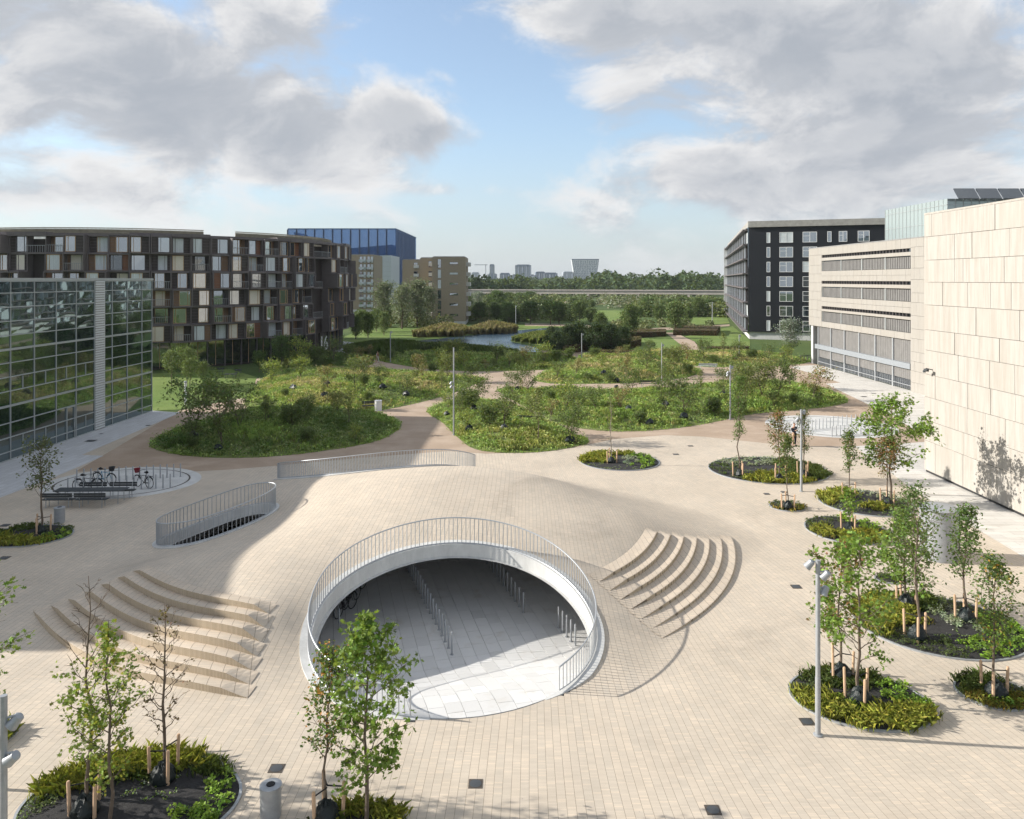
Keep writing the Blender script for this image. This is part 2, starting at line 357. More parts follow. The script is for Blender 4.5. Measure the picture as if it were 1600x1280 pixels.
def slab_material():
    m, t, p = base_mat('slab'); co = t.new('ShaderNodeNewGeometry').outputs['Position']; r = t.new('ShaderNodeObjectInfo').outputs['Random']
    n = t.noise(co, .9, 6, .65, .6); n2 = t.noise(co, 14., 5, .7)
    c = t.mix(r, (.56, .555, .54), (.66, .655, .64)); c = t.mix(t.m('MULTIPLY', t.ss(n, .55, .72), .38), c, (.42, .36, .28)); c = t.mix(t.m('MULTIPLY', n2, .3), c, (.46, .455, .44))
    t.put(p.inputs['Base Color'], c); p.inputs['Roughness'].default_value = .72
slab_material()
def grass_material(name, a, b, c_, sc=.25, rough=.9):
    m, t, p = base_mat(name); co = t.new('ShaderNodeTexCoord').outputs['Object']
    n = t.noise(co, sc, 6, .65); f = t.noise(co, 12., 6, .8)
    c = t.mix(t.ss(n, .35, .65), a, b); c = t.mix(t.m('MULTIPLY', t.ss(f, .42, .72), .6), c, c_)
    t.put(p.inputs['Base Color'], c); p.inputs['Roughness'].default_value = rough; p.inputs['Specular IOR Level'].default_value = .15
    bn = t.new('ShaderNodeBump'); bn.inputs['Strength'].default_value = .8; bn.inputs['Distance'].default_value = .06; t.put(bn.inputs['Height'], f); t.put(p.inputs['Normal'], bn.outputs[0])
grass_material('lawn', (.125, .19, .048), (.185, .24, .07), (.09, .14, .035), .12); grass_material('mound_soil', (.13, .175, .055), (.19, .21, .08), (.095, .115, .045), .5)
grass_material('far_ground', (.06, .10, .028), (.10, .135, .045), (.045, .075, .025), .02)
grass_material('meadow', (.26, .21, .10), (.20, .19, .08), (.14, .15, .06), .1); grass_material('hedge', (.055, .05, .025), (.075, .045, .025), (.03, .03, .014), 1.)
def water_material():
    m, t, p = base_mat('water'); co = t.new('ShaderNodeTexCoord').outputs['Object']
    p.inputs['Base Color'].default_value = (.05, .085, .12, 1); p.inputs['Roughness'].default_value = .2; p.inputs['IOR'].default_value = 1.33; p.inputs['Specular IOR Level'].default_value = .6
    mp = t.new('ShaderNodeMapping'); t.put(mp.inputs[0], co); mp.inputs['Scale'].default_value = (1, .5, 1)
    bn = t.new('ShaderNodeBump'); bn.inputs['Strength'].default_value = .25; bn.inputs['Distance'].default_value = .1; t.put(bn.inputs['Height'], t.noise(mp.outputs[0], 3., 4, .6)); t.put(p.inputs['Normal'], bn.outputs[0])
water_material()

# ------------------------------------------------------------------ the paved dome: a height field
CT = [(-1,22.35,0),(-7.1,27.0,.5),(2.9,27.2,.42),(-2.6,32.3,1.7),(-8.4,27.1,1.15),(-8,23.3,0),(-14.95,31.0,1.1),(-18.6,29.8,0),(-12.6,24.9,0),(5.7,36.6,1.42),(3.24,31.1,1.06),(10.3,38,.3),(9.75,34.4,.08),(5.35,27.5,.03),
      (-2.4,43.7,2.2),(1.77,42.5,1.9),(4.76,40.8,1.3),(-2.4,51.3,0),(1.8,50,0),(5.2,47.3,0),(9,44,0),(11.8,40,0),(-14.2,45.9,.85),(-8,43.9,1.9),(-6,39,2.35),(-1,37.5,2.2),(-16.9,36.9,.1),(-12.3,39.2,1.15),
      (-18.3,41,0),(-16.5,48,0),(-11,53,0),(-6,53,0),(-19,33,0),(-16.2,26.8,0),(-4.7,22.3,0),(3,24.0,0),(8,30.3,0),(-15,36,.35),(-13.5,40.4,1.1),(-5.2,23.6,0.03),(1.6,23.8,0.02)]
CT += [(a, b, 0) for a, b in [(-24,22),(-24,30),(-24,38),(-23,46),(-18,54),(-8,58),(0,56),(8,52),(15,45),(17,36),(14,28),(9,22),(2,17),(-6,16),(-14,18)]]
CP = np.array(CT, float); CN = len(CP)
def _U(r2): return np.where(r2 > 0, r2*np.log(np.maximum(r2, 1e-12)), 0)
_A = np.zeros((CN+3, CN+3)); _A[:CN, :CN] = _U(((CP[:, None, :2]-CP[None, :, :2])**2).sum(-1))+np.eye(CN)*2.; _A[:CN, CN] = 1; _A[:CN, CN+1:] = CP[:, :2]; _A[CN:, :CN] = _A[:CN, CN:].T
_w = np.linalg.solve(_A, np.r_[CP[:, 2], 0, 0, 0])
HOLE1 = (-2.05, 27.3, 5.0, 4.95, .22); HOLE3 = (-14.6, 38.1, 2.75, 1.7, .42); HOLE2 = (-8.4, 48.4, 6.2, 4.6, .0)
def ell_r(h, x, y, grow=0.):
    cx, cy, a, b, r = h; dx, dy = x-cx, y-cy; u = dx*math.cos(r)+dy*math.sin(r); v = -dx*math.sin(r)+dy*math.cos(r)
    return np.sqrt((u/(a+grow))**2+(v/(b+grow))**2)
def dome(x, y):
    x = np.asarray(x, float); y = np.asarray(y, float); sh = x.shape; xf, yf = x.ravel(), y.ravel(); out = np.full(xf.shape, _w[CN])
    for i in range(CN): out += _w[i]*_U((xf-CP[i, 0])**2+(yf-CP[i, 1])**2)
    out += _w[CN+1]*xf+_w[CN+2]*yf
    e = np.sqrt(((xf+4)/16.4)**2+((yf-38)/16.4)**2); k = np.clip((e-1.)/.14, 0, 1); out *= 1-k*k*(3-2*k)
    lip = np.clip((np.sqrt(((xf+.9)/2.6)**2+((yf-22.4)/1.1)**2)-.75)/.8, 0, 1); out *= lip*lip*(3-2*lip)
    out = np.maximum(out, 0); out = out*out/(out+.05)*1.02
    return out.reshape(sh)
def zt(x, y): return float(dome(np.array([x]), np.array([y]))[0])
def rim_z(h, t, grow=0.):
    p = ell(h[0], h[1], h[2]+grow, h[3]+grow, 1, h[4], t, t+1)[0]; return Vector((p[0], p[1], zt(*p)))
st = .2; gx = np.arange(-41, 46.01, st); gy = np.arange(9, 74.01, st); XX, YY = np.meshgrid(gx, gy); ZZ = dome(XX, YY)
ZZ = np.where(ell_r(HOLE2, XX, YY) < 1, 0, ZZ)
nx, ny = len(gx), len(gy); idx = np.arange(nx*ny).reshape(ny, nx)
Q = np.stack([idx[:-1, :-1], idx[:-1, 1:], idx[1:, 1:], idx[1:, :-1]], -1).reshape(-1, 4)
mx_, my_ = (XX[:-1, :-1]+st/2).ravel(), (YY[:-1, :-1]+st/2).ravel()
LIP0, LIP1 = math.radians(253), math.radians(296)         # the part of the big opening that is flush with the plaza
_th = np.mod(np.arctan2(my_-HOLE1[1], mx_-HOLE1[0])-HOLE1[4], 2*np.pi); _lip = (_th > LIP0) & (_th < LIP1)
keep = ((ell_r(HOLE2, mx_, my_, -.3) > 1) | (my_ > 48.4)) & np.where(_lip, ell_r(HOLE1, mx_, my_, -.22) > 1, ell_r(HOLE1, mx_, my_, .12) > 1) & (ell_r(HOLE3, mx_, my_, .12) > 1)
def zf(x, y):
    """level of the bicycle floor: a ramp falling from the lip of the opening to the cellar"""
    t = min(max((((x+1.0)*-.21+(y-22.4)*.98)-.2)/6.4, 0), 1); return -1.4*t*t*(3-2*t)
def GF(px, py):
    z = 0.
    for _ in range(20): p = G(px, py, z); z = .5*z+.5*zf(p.x, p.y)
    return G(px, py, z+.012)
PV = np.stack([XX, YY, ZZ], -1).reshape(-1, 3)
_vt = np.mod(np.arctan2(PV[:, 1]-HOLE1[1], PV[:, 0]-HOLE1[0])-HOLE1[4], 2*np.pi); _vr = ell_r(HOLE1, PV[:, 0], PV[:, 1])     # paving edge at the lip follows the opening exactly
_sn = (_vt > LIP0-.12) & (_vt < LIP1+.12) & (np.abs(_vr-1)*5 < .135)
PV[_sn, 0] = HOLE1[0]+(PV[_sn, 0]-HOLE1[0])/_vr[_sn]; PV[_sn, 1] = HOLE1[1]+(PV[_sn, 1]-HOLE1[1])/_vr[_sn]
_qc = PV[Q].mean(1); keep = np.where((_th > LIP0-.06) & (_th < LIP1+.06) & (my_ < 26), ell_r(HOLE1, _qc[:, 0], _qc[:, 1]) > 1.0, keep)
def compact(V, Q_):
    u, inv = np.unique(Q_, return_inverse=True); return V[u], inv.reshape(Q_.shape)
plaza = link('plaza', fast_mesh('plaza', *compact(PV, Q[keep]), smooth=True), 'brick'); tag(plaza, 'plaza paved in narrow beige bricks, swelling into a low dome', None, kind='structure')
# concrete underside of the dome
under = keep & (ell_r(HOLE2, mx_, my_, .1) > 1) & (ZZ[:-1, :-1].ravel() > .46)
PU = PV.copy(); PU[:, 2] -= .34
mat('soffit_white', (.66, .66, .65), .85, .06); link('dome_underside', fast_mesh('dome_underside', *compact(PU, Q[under]), smooth=True), 'soffit_white', plaza)

def curb(h, name, t0=0., t1=2*math.pi, n=120, fascia=.48, w0=-.06, w1=.31, inside=True, lo=None):
    """pale concrete rim round an opening: flat top, inner fascia as deep as the slab"""
    b = MB(); vs = []; closed = abs(t1-t0-2*math.pi) < 1e-6; N = n if closed else n+1
    for k in range(N):
        t = t0+(t1-t0)*k/n; z = max(rim_z(h, t).z, 0); e_ = min(1, .12+min(k, N-1-k)/9) if not closed else 1; ww1 = w1*e_ if name == 'opening_rim' and h is HOLE1 else w1
        po = ell(h[0], h[1], h[2]+ww1, h[3]+ww1, 1, h[4], t, t+1)[0]; pi = ell(h[0], h[1], h[2]+w0, h[3]+w0, 1, h[4], t, t+1)[0]
        zo = zt(*po); zi = max(z, zo*.9)
        vs += [(po[0], po[1], zo-.1), (po[0], po[1], zo+.05*e_), (pi[0], pi[1], zi+.055*e_), (pi[0], pi[1], max(zi-fascia, zf(*pi)-.05)), (pi[0]*.97+h[0]*.03, pi[1]*.97+h[1]*.03, max(zi-fascia, zf(*pi)-.05))]
    fs = []
    for k in range(N if closed else N-1):
        a, c = k*5, ((k+1) % N)*5
        for j in range(4): fs.append((a+j, c+j, c+j+1, a+j+1))
    if not closed: fs += [(3, 2, 1, 0), ((N-1)*5, (N-1)*5+1, (N-1)*5+2, (N-1)*5+3)]
    b.add(vs, fs); return b.build(name, 'white_concrete', plaza, smooth=True)

# ------------------------------------------------------------------ flat ground sheets
SHEET_Z = {}
def sheet(name, poly, z, m, label, sub=None):
    o = MB().sheet(poly, z).build(name, m); tag(o, label, None, kind='structure'); return o
gnd = MB(); _o = [(-30000, -400, -.03), (30000, -400, -.03), (30000, 40000, -.03), (-30000, 40000, -.03)]; _i = [(-22, 20, -.03), (14, 20, -.03), (14, 56, -.03), (-22, 56, -.03)]; gnd.add(_o+_i, [(0, 1, 5, 4), (1, 2, 6, 5), (2, 3, 7, 6), (3, 0, 4, 7)]); o = gnd.build('ground', 'far_ground'); tag(o, 'flat grassland running to the horizon', kind='structure')
def PX(pts): return [G(*p) for p in pts]
# gravel yard behind the plaza
gv = PX([(118, 737), (215, 736.5), (300, 737), (360, 734), (430, 728), (560, 716), (700, 705), (760, 709), (850, 706), (905, 698), (960, 686), (1040, 680), (1100, 682.5), (1180, 691), (1245, 698), (1330, 697.5), (1470, 697.5)])
gv += [Vector((46, 90, 0)), Vector((46, 131, 0))]+PX([(1000, 548), (780, 548), (640, 540), (520, 545), (515, 575), (400, 592), (395, 618), (280, 642)])
sheet('gravel_path', gv, .006, 'gravel', 'brown gravel paths winding between the planted mounds')
# pale granite apron in front of the right hand buildings, stepped into the gravel
gr = PX([(1266, 571), (1245, 572), (1236, 574), (1313, 598), (1290, 600), (1393, 650), (1460, 690), (1335, 697.5), (1440, 775), (1640, 895)])+[Vector((46, 20, 0)), Vector((46, 114, 0))]
sheet('stone_apron', gr, .010, 'granite', 'pale stained granite paving along the travertine buildings')
gl = PX([(-60, 747), (238, 642), (282, 645), (128, 711), (162, 712.5), (120, 731), (70, 752), (-60, 800)]); gl = [Vector((-46, gl[0].y, 0))]+gl[1:]
sheet('stone_walk', gl, .010, 'granite_cool', 'grey granite walk along the foot of the glass building')
tag(MB().sheet(ell(*HOLE1[:2], 4, 4, 4), 0).build('x', 'slab') if False else plaza, kind='structure')
# bicycle circles
def bike_circle(px, yt, yb, wpx, name, label, z=.014):
    a, b = G(px, yt), G(px, yb); c = (a+b)/2; r1 = wpx/2*c.y/F; r2 = (a.y-b.y)/2; x = (px-800)*c.y/F
    o = MB().prism(ell(x, c.y, r1, r2, 72), -.02, z).build(name, 'white_concrete'); tag(o, label, None, kind='structure')
    ri = MB(); vs = []; n = 72
    for q in (.86, .835):
        vs += [(p[0], p[1], z+.004) for p in ell(x, c.y, r1*q, r2*q, n)]
    ri.add(vs, [(k, (k+1) % n, n+(k+1) % n, n+k) for k in range(n)]).build('drain_slot', 'drain', o)
    return x, c.y, r1, r2
BCL = bike_circle(192, 730, 781, 233, 'bike_circle_left', 'pale oval bicycle parking pad with steel posts near the glass building')
BCR = bike_circle(1297, 649, 685, 194, 'bike_circle_right', 'white oval bicycle parking pad in the gravel on the right')
# lawns
sheet('lawn', PX([(60, 660), (238, 642), (285, 640), (300, 628), (390, 622), (396, 602), (402, 590), (360, 577), (240, 584), (100, 592)]), .010, 'lawn', 'bright lawn with young trees in front of the dark ring building')
sheet('lawn_pond', PX([(525, 532), (560, 517), (640, 511), (740, 509), (860, 506), (905, 505), (900, 512), (860, 512), (740, 523), (640, 534), (620, 545), (560, 547)]), .012, 'lawn', 'bright grass bank along the far edge of the pond')
sheet('lawn_hedges', PX([(960, 548), (985, 530), (1045, 525), (1068, 540), (1072, 548), (1010, 552)]), .014, 'lawn', 'small lawn enclosed by clipped hedges')
sheet('lawn_right', PX([(1070, 526), (1145, 510), (1172, 532), (1172, 546), (1110, 546)]), .014, 'lawn', 'lawn beside the dark building at the gravel path')
sheet('lawn_far', PX([(730, 498), (735, 489), (860, 489), (870, 485), (960, 485), (1000, 487), (1000, 505), (905, 503), (800, 502)]), .012, 'lawn', 'broad sunlit lawn beyond the pond')
sheet('lawn_far_right', PX([(1030, 505), (1040, 497), (1135, 494), (1140, 505), (1100, 509)]), .012, 'lawn', 'strip of lawn beside the far dark building')
sheet('meadow', PX([(930, 476), (940, 470), (1140, 467), (1140, 476)]), .014, 'meadow', 'straw coloured meadow strip below the viaduct')
sheet('far_path', PX([(820, 505), (900, 507), (985, 511), (1000, 514), (1140, 507), (1140, 509.5), (1000, 519), (960, 517), (900, 510.5), (820, 509)]), .016, 'gravel', 'gravel path crossing beyond the hedges')
sheet('gravel_walk', PX([(1040, 520), (1055, 520), (1085, 534), (1096, 548), (1062, 548), (1065, 540)]), .018, 'gravel', 'gravel walk leading out between the hedges')
sheet('pond', smooth_poly(PX([(640, 536), (700, 528), (760, 522), (830, 514.5), (880, 513), (880, 519), (845, 523), (800, 531), (806, 536), (835, 543), (840, 550), (790, 553), (720, 551), (650, 549)]), 4), .022, 'water', 'blue pond with a grassy spit')
sheet('forecourt', PX([(500, 560), (520, 546), (535, 533), (556, 536), (556, 544), (530, 556)]), .02, 'granite_cool', 'pale paved forecourt at the entrance of the ring building')

# ------------------------------------------------------------------ steps cut in the dome
DC = (-5.5, 39.6)
def steps(name, label, r0, r1, n, phi_in, phi_out, wfun, parent_loc):
    """n curved treads; each tread runs level from the dome's surface outwards to a brick riser"""
    root = thing(name, label, 'steps', parent_loc); M_ = 56
    for k in range(n):
        ra, rb = r0+(r1-r0)*k/n, r0+(r1-r0)*(k+1)/n; vs = []; fs = []; rv = []
        for j in range(M_+1):
            s_ = j/M_; fa = phi_in[0]+(phi_out[0]-phi_in[0])*(k+.5)/n; fb = phi_in[1]+(phi_out[1]-phi_in[1])*(k+.5)/n
            ph = math.radians(fa+(fb-fa)*s_); wv = wfun(s_, k/n)
            pa = (DC[0]+ra*math.cos(ph), DC[1]+ra*math.sin(ph)); pb = (DC[0]+rb*math.cos(ph), DC[1]+rb*math.sin(ph)); pm = (DC[0]+(ra*.45+rb*.55)*math.cos(ph), DC[1]+(ra*.45+rb*.55)*math.sin(ph))
            za, zb, zm = zt(*pa), zt(*pb), zt(*pm); zin = max(za-.0, 0)
            lift = max(wv*(zin-zb)+wv*STEP_BOOST, .0)+.02; c_, n_ = math.cos(ph), math.sin(ph)
            vs += [(pa[0], pa[1], za+.02), (pm[0], pm[1], zm+max(wv*(zin-zm)+wv*STEP_BOOST*.8, 0)+.02), (pb[0]-.03*c_, pb[1]-.03*n_, zb+lift), (pb[0], pb[1], zb+lift-.008)]
            rv += [(pb[0]+.002*c_, pb[1]+.002*n_, zb+lift-.008), (pb[0]+.006*c_, pb[1]+.006*n_, zb-.1)]
        for j in range(M_):
            a, c = j*4, (j+1)*4
            for q in range(3): fs.append((a+q, a+q+1, c+q+1, c+q))
        so = MB().add(vs, fs).build('step', 'step_brick', root)
        MB().add(rv, [(2*j, 2*j+1, 2*j+3, 2*j+2) for j in range(M_)]).build('riser', 'riser_brick', so)
    return root
STEP_BOOST = -.02
def taper(s, k): return min(1, s/.16)**.8*min(1, (1-s)/.08)**.7
def taper_l(s, k): return min(1, s/.07)*min(1, (1-s)/.12)
steps('curved_steps', 'seven curved brick seating steps bulging from the right side of the dome', 12.3, 16.35, 7, (-46, -18), (-48.5, -6), taper, (6, 31, 0))
STEP_BOOST = .08
steps('curved_steps', 'seven broad curved brick steps down the left side of the dome', 12.4, 16.35, 7, (-104, -140), (-98.7, -143), taper_l, (-12, 27, 0))

# ------------------------------------------------------------------ sunken bicycle floor seen through the big opening
fb = MB(); V_ = [(-5, 37, zf(-5, 37)-.02)]; Fq_ = []; NR, NS = 14, 64
for j in range(1, NR+1):
    for p in ell(-4.2, 36.5, 14.2*j/NR, 14.6*j/NR, NS): V_.append((p[0], p[1], zf(*p)-.02))
for k in range(NS): Fq_.append((0, 1+k, 1+(k+1) % NS))
for j in range(NR-1):
    for k in range(NS): Fq_.append((1+j*NS+k, 1+(j+1)*NS+k, 1+(j+1)*NS+(k+1) % NS, 1+j*NS+(k+1) % NS))
fb.v = V_; fb.f = Fq_; fl = fb.build('bike_parking_floor', 'drain'); tag(fl, 'pale stone floor of the bicycle parking sloping down under the dome', kind='structure')
wl = MB(); pe = ell(-4.2, 36.5, 14.1, 14.5, NS); vs_ = []
for p in pe: vs_ += [(p[0], p[1], zf(*p)-.3), (p[0], p[1], min(zt(*p)-.06, .3) if ell_r(HOLE2, p[0], p[1]) > 1 else -.06)]
wl.add(vs_, [(2*k, 2*((k+1) % NS), 2*((k+1) % NS)+1, 2*k+1) for k in range(NS)]); wl.build('cellar_wall', 'concrete', fl); MB().b2((-15.2, 48.4, -1.5), (-1.6, 48.6, -.01)).build('rear_wall', 'concrete', fl)
def slab_prism(poly, t):
    m = MB(); n = len(poly); m.add([(p[0], p[1], zf(*p)-.03) for p in poly]+[(p[0], p[1], zf(*p)+t) for p in poly], [tuple(range(n, 2*n))]+[(i, (i+1) % n, n+(i+1) % n, n+i) for i in range(n)]); return m
def clip(poly, inside):
    """Sutherland-Hodgman against the convex outline of the opening"""
    E_ = ell(*HOLE1[:2], HOLE1[2]-.03, HOLE1[3]-.03, 60, HOLE1[4])
    for i in range(len(E_)):
        a, b = E_[i], E_[(i+1) % len(E_)]; out = []
        side = lambda p: (b[0]-a[0])*(p[1]-a[1])-(b[1]-a[1])*(p[0]-a[0])
        for j in range(len(poly)):
            p, q = poly[j], poly[(j+1) % len(poly)]; sp, sq = side(p), side(q)
            if sp >= 0: out.append(p)
            if sp*sq < 0: t = sp/(sp-sq); out.append((p[0]+(q[0]-p[0])*t, p[1]+(q[1]-p[1])*t))
        poly = out
        if len(poly) < 3: return None
    return poly
rr = random.Random(5); ang = math.radians(104); ca, sa = math.cos(ang), math.sin(ang); nsl = 0; back = MB()
for i in range(-16, 17):
    v0 = i*.52; u = -12-rr.random()*1.1
    while u < 14:
        L_ = rr.choice((.7, .9, 1.1)); q = [(u+.006, v0+.006), (u+L_-.006, v0+.006), (u+L_-.006, v0+.514), (u+.006, v0+.514)]; u += L_
        q = [(-2.05+a*ca-b*sa, 27.5+a*sa+b*ca) for a, b in q]; cq = clip(q, None); mx0 = sum(p[0] for p in q)/4; my0 = sum(p[1] for p in q)/4
        zz = .010+rr.uniform(-.002, .002)
        deep = all(zf(*p) < -.25 for p in q)
        if deep and math.hypot((mx0+4.2)/13.6, (my0-36.5)/14) < 1:
            if cq: slab_prism(q, zz).build('slab', 'slab', fl)
            else: sp_ = slab_prism(q, zz); back.add(sp_.v, sp_.f)
        elif cq: slab_prism(cq, zz).build('slab', 'slab', fl)
tag(back.build('slabs_under_dome', 'slab', fl), kind='stuff')
curb(HOLE1, 'opening_rim', LIP1-2*math.pi-.01, LIP0+.01); curb(HOLE3, 'opening_rim', fascia=.45, w1=.2); curb(HOLE2, 'opening_rim', math.radians(192), math.radians(348), fascia=3)

# ------------------------------------------------------------------ railings
def railing(h, t0, t1, n, label, hfun, grow=.02):
    mid = rim_z(h, (t0+t1)/2); root = thing('railing', label, 'railing', (mid.x, mid.y, mid.z)); o_ = Vector(root.location)
    bar = MB().box((0, 0, .5), (.026, .026, 1)); bme = None; top = []; bot = []
    for k in range(n+1):
        t = t0+(t1-t0)*k/n; p = ell(h[0], h[1], h[2]+grow, h[3]+grow, 1, h[4], t, t+1)[0]; z = zt(*p)+.055; hh = hfun(k/n)
        top.append(Vector((p[0], p[1], z+hh))); bot.append(Vector((p[0], p[1], z+.03)))
        if bme is None:
            b = bar.build('bar', 'rail_steel', None); b.parent = root; bme = b.data
        else: b = link('bar', bme, None, root)
        b.location = Vector((p[0], p[1], z+.03))-o_; b.scale = (1, 1, hh-.03); b.rotation_euler = (0, 0, t+h[4])
    MB().tube(top, .026, 6).build('handrail', 'rail_steel', root); MB().tube(bot, .022, 4).build('bottom_rail', 'rail_steel', root)
    return root
railing(HOLE1, math.radians(-58), math.radians(247), 150, 'curved steel railing of thin upright bars around the large round opening', lambda s: .74+.34*math.sin(math.pi*s)**.6)
railing(HOLE3, 0, 2*math.pi*.995, 84, 'steel railing closed round the small oval opening on the left', lambda s: 1.08)
railing(HOLE2, math.radians(190), math.radians(350), 100, 'long low steel railing along the far crest of the dome', lambda s: .92)

# ------------------------------------------------------------------ buildings
mat('mullion', (.38, .40, .40), .45, .05, metal=.3); mat('louvre', (.58, .60, .60), .5, .08); mat('roof_grey', (.22, .22, .22), .9, .2, .5)
glass_mat('facade_glass', (.008, .016, .018), .20, (.66, .84, .86), .01, .035); glass_mat('window_glass', (.03, .04, .05), .48, (.85, .92, 1.), .02); glass_mat('dark_glass', (.01, .012, .014), .16, (.8, .9, 1.), .03)
glass_mat('aqua_glass', (.27, .315, .31), .12, (.85, .95, .95), .15)
mat('ring_wood', (.042, .032, .029), .6, .25, 3., stretch=(1, 1, 6)); mat('ring_frame', (.12, .104, .104), .55, .15, 1.5); mat('oak', (.16, .095, .055), .65, .3, 3., stretch=(1, 1, 6)); mat('oak_frame', (.42, .28, .16), .6, .1); mat('oak_red', (.17, .075, .04), .65, .2, 3., stretch=(1, 1, 6))
mat('screen_wood', (.30, .27, .20), .85, .3, 1.5); mat('curtain', (.52, .56, .58), .9, .25, 1.5, stretch=(5, 5, .3)); mat('blind', (.62, .58, .50), .9, .06)
mat('black_board', (.008, .0095, .014), .55, .25, 2., stretch=(.4, .4, 9), bump=.2, bscale=6); mat('roof_edge', (.30, .29, .27), .85, .25, 1.2)
mat('yellow_brick', (.27, .225, .165), .85, .16, 2.5, stretch=(1, 1, 4), bump=.2); mat('pale_panel', (.42, .46, .49), .5, .08)
mat('blue_screen', (.014, .075, .21), .55, .12, .2); mat('blue_dark', (.008, .03, .09), .6, .1); mat('screw_concrete', (.40, .39, .37), .9, .1)
def travertine(name, a, b):
    m, t, p = base_mat(name); co = t.new('ShaderNodeNewGeometry').outputs['Position']; r = t.new('ShaderNodeObjectInfo').outputs['Random']
    mp = t.new('ShaderNodeMapping'); t.put(mp.inputs[0], t.new('ShaderNodeVectorMath', operation='ADD').outputs[0] if False else co); mp.inputs['Scale'].default_value = (2.2, 2.2, .16)
    off = t.new('ShaderNodeVectorMath', operation='ADD'); t.put(off.inputs[0], mp.outputs[0]); t.put(off.inputs[1], t.vec(t.m('MULTIPLY', r, 37.), t.m('MULTIPLY', r, 91.), 0.))
    n = t.noise(off.outputs[0], 1.5, 7, .68, .3); n2 = t.noise(co, 14., 4, .7)
    c = t.mix(t.ss(n, .36, .66), a, b); c = t.mix(t.m('MULTIPLY', r, .35), c, (a[0]*.93, a[1]*.9, a[2]*.86)); c = t.mix(t.m('MULTIPLY', t.ss(n2, .62, .75), .35), c, (b[0]*.7, b[1]*.66, b[2]*.6))
    t.put(p.inputs['Base Color'], c); p.inputs['Roughness'].default_value = .7
    bn = t.new('ShaderNodeBump'); bn.inputs['Strength'].default_value = .3; bn.inputs['Distance'].default_value = .01; t.put(bn.inputs['Height'], n); t.put(p.inputs['Normal'], bn.outputs[0])
travertine('travertine', (.378, .358, .328), (.305, .28, .246)); travertine('limestone', (.315, .297, .27), (.28, .262, .236)); mat('blind_grey', (.17, .165, .16), .6, .2, 1.); mat('spandrel', (.24, .26, .28), .5, .1); mat('joint', (.21, .19, .17), .9, .1)

class Fac:
    """a vertical facade: u metres along it from O, z up, d outwards"""
    def __init__(s, O, E, flip=False):
        s.O = Vector((O[0], O[1], 0)); d = Vector((E[0]-O[0], E[1]-O[1], 0)); s.L = d.length; s.e = d.normalized(); s.n = Vector((s.e.y, -s.e.x, 0))*(-1 if flip else 1)
    def p(s, u, z, d=0.): return s.O+s.e*u+s.n*d+Vector((0, 0, z))
    def box(s, mb, u0, u1, z0, z1, d0, d1):
        vs = [s.p(u, z, d) for z in (z0, z1) for u, d in ((u0, d0), (u1, d0), (u1, d1), (u0, d1))]
        mb.add(vs, [(0,3,2,1),(4,5,6,7),(0,1,5,4),(1,2,6,5),(2,3,7,6),(3,0,4,7)]); return mb
    def quad(s, mb, u0, u1, z0, z1, d, jit=0., rg=None):
        j = (lambda: rg.uniform(-jit, jit)) if rg else (lambda: 0.)
        mb.add([s.p(u0, z0, d+j()), s.p(u1, z0, d+j()), s.p(u1, z1, d+j()), s.p(u0, z1, d+j())], [(0, 1, 2, 3) if s.n.x*s.e.y-s.n.y*s.e.x > 0 else (3, 2, 1, 0)]); return mb
rb = random.Random(11)

# --- glass building on the left
A0, A1 = (-35.0, 74.6), (-36.4, 29.5); fa = Fac(A0, A1, flip=True)
if fa.n.x < 0: fa.n = -fa.n
gb = thing('glass_building', 'three storey office building with dark mirror glass facade and thin white grid', 'building', (-45, 52, 0))
b = MB(); b.prism([(A0[0]-.35, A0[1]-.02), (A1[0]-.35, A1[1]), (-62, 29.5), (-62, 74.5)], 0, 12.6); b.build('core', 'dark_glass', gb)
b = MB(); fa.box(b, -.12, fa.L, 12.72, 12.92, -2.2, .12); b.build('roof_edge', 'mullion', gb)
MB().prism([(-37.5, 74.3), (-38.6, 29.8), (-61.5, 29.8), (-61.5, 74.3)], 12.6, 12.75).build('roof', 'roof_grey', gb)
us = [0, 1.9, 4.5, 7.0, 8.2]; lv = (8.25, 9.65); us2 = [9.7]
while us2[-1] < fa.L-2.7: us2.append(us2[-1]+2.6)
zs = [0., .62, 1.62, 2.65, 3.85, 4.9, 5.9, 6.9, 7.85, 8.85, 9.85, 10.85, 11.85, 12.72]
for cols in (us, us2):
    for i in range(len(cols)-1):
        if 74.6-cols[i] < 49:
            b = MB(); fa.quad(b, cols[i], cols[i+1], 0, 12.72, 0); b.build('pane', 'facade_glass', gb); continue
        for k in range(len(zs)-1):
            b = MB(); fa.quad(b, cols[i]+.03, cols[i+1]-.03, zs[k]+.03, zs[k+1]-.03, 0, .007, rb); b.build('pane', 'facade_glass', gb)
for u in us+us2:
    b = MB(); fa.box(b, u-.035, u+.035, 0, 12.72, -.1, .06); b.build('mullion', 'mullion', gb)
for k, z in enumerate(zs):
    w_ = .075 if k in (4, 8, 13) else .034
    for u0, u1 in ((0, 8.2), (9.7, us2[-1])):
        b = MB(); fa.box(b, u0, u1, z-w_+(.04 if k == 0 else 0), z+w_+(.04 if k == 0 else 0), -.1, .075); b.build('transom', 'mullion', gb)
lvp = MB(); fa.box(lvp, lv[0], lv[1], 0, 12.75, -.2, .02); lo_ = lvp.build('louvre_panel', 'joint', gb)
sl0 = None
for k in range(62):
    b = MB(); fa.box(b, lv[0], lv[1], .1+k*.204, .1+k*.204+.14, .02, .10); b.build('slat', 'louvre', lo_)
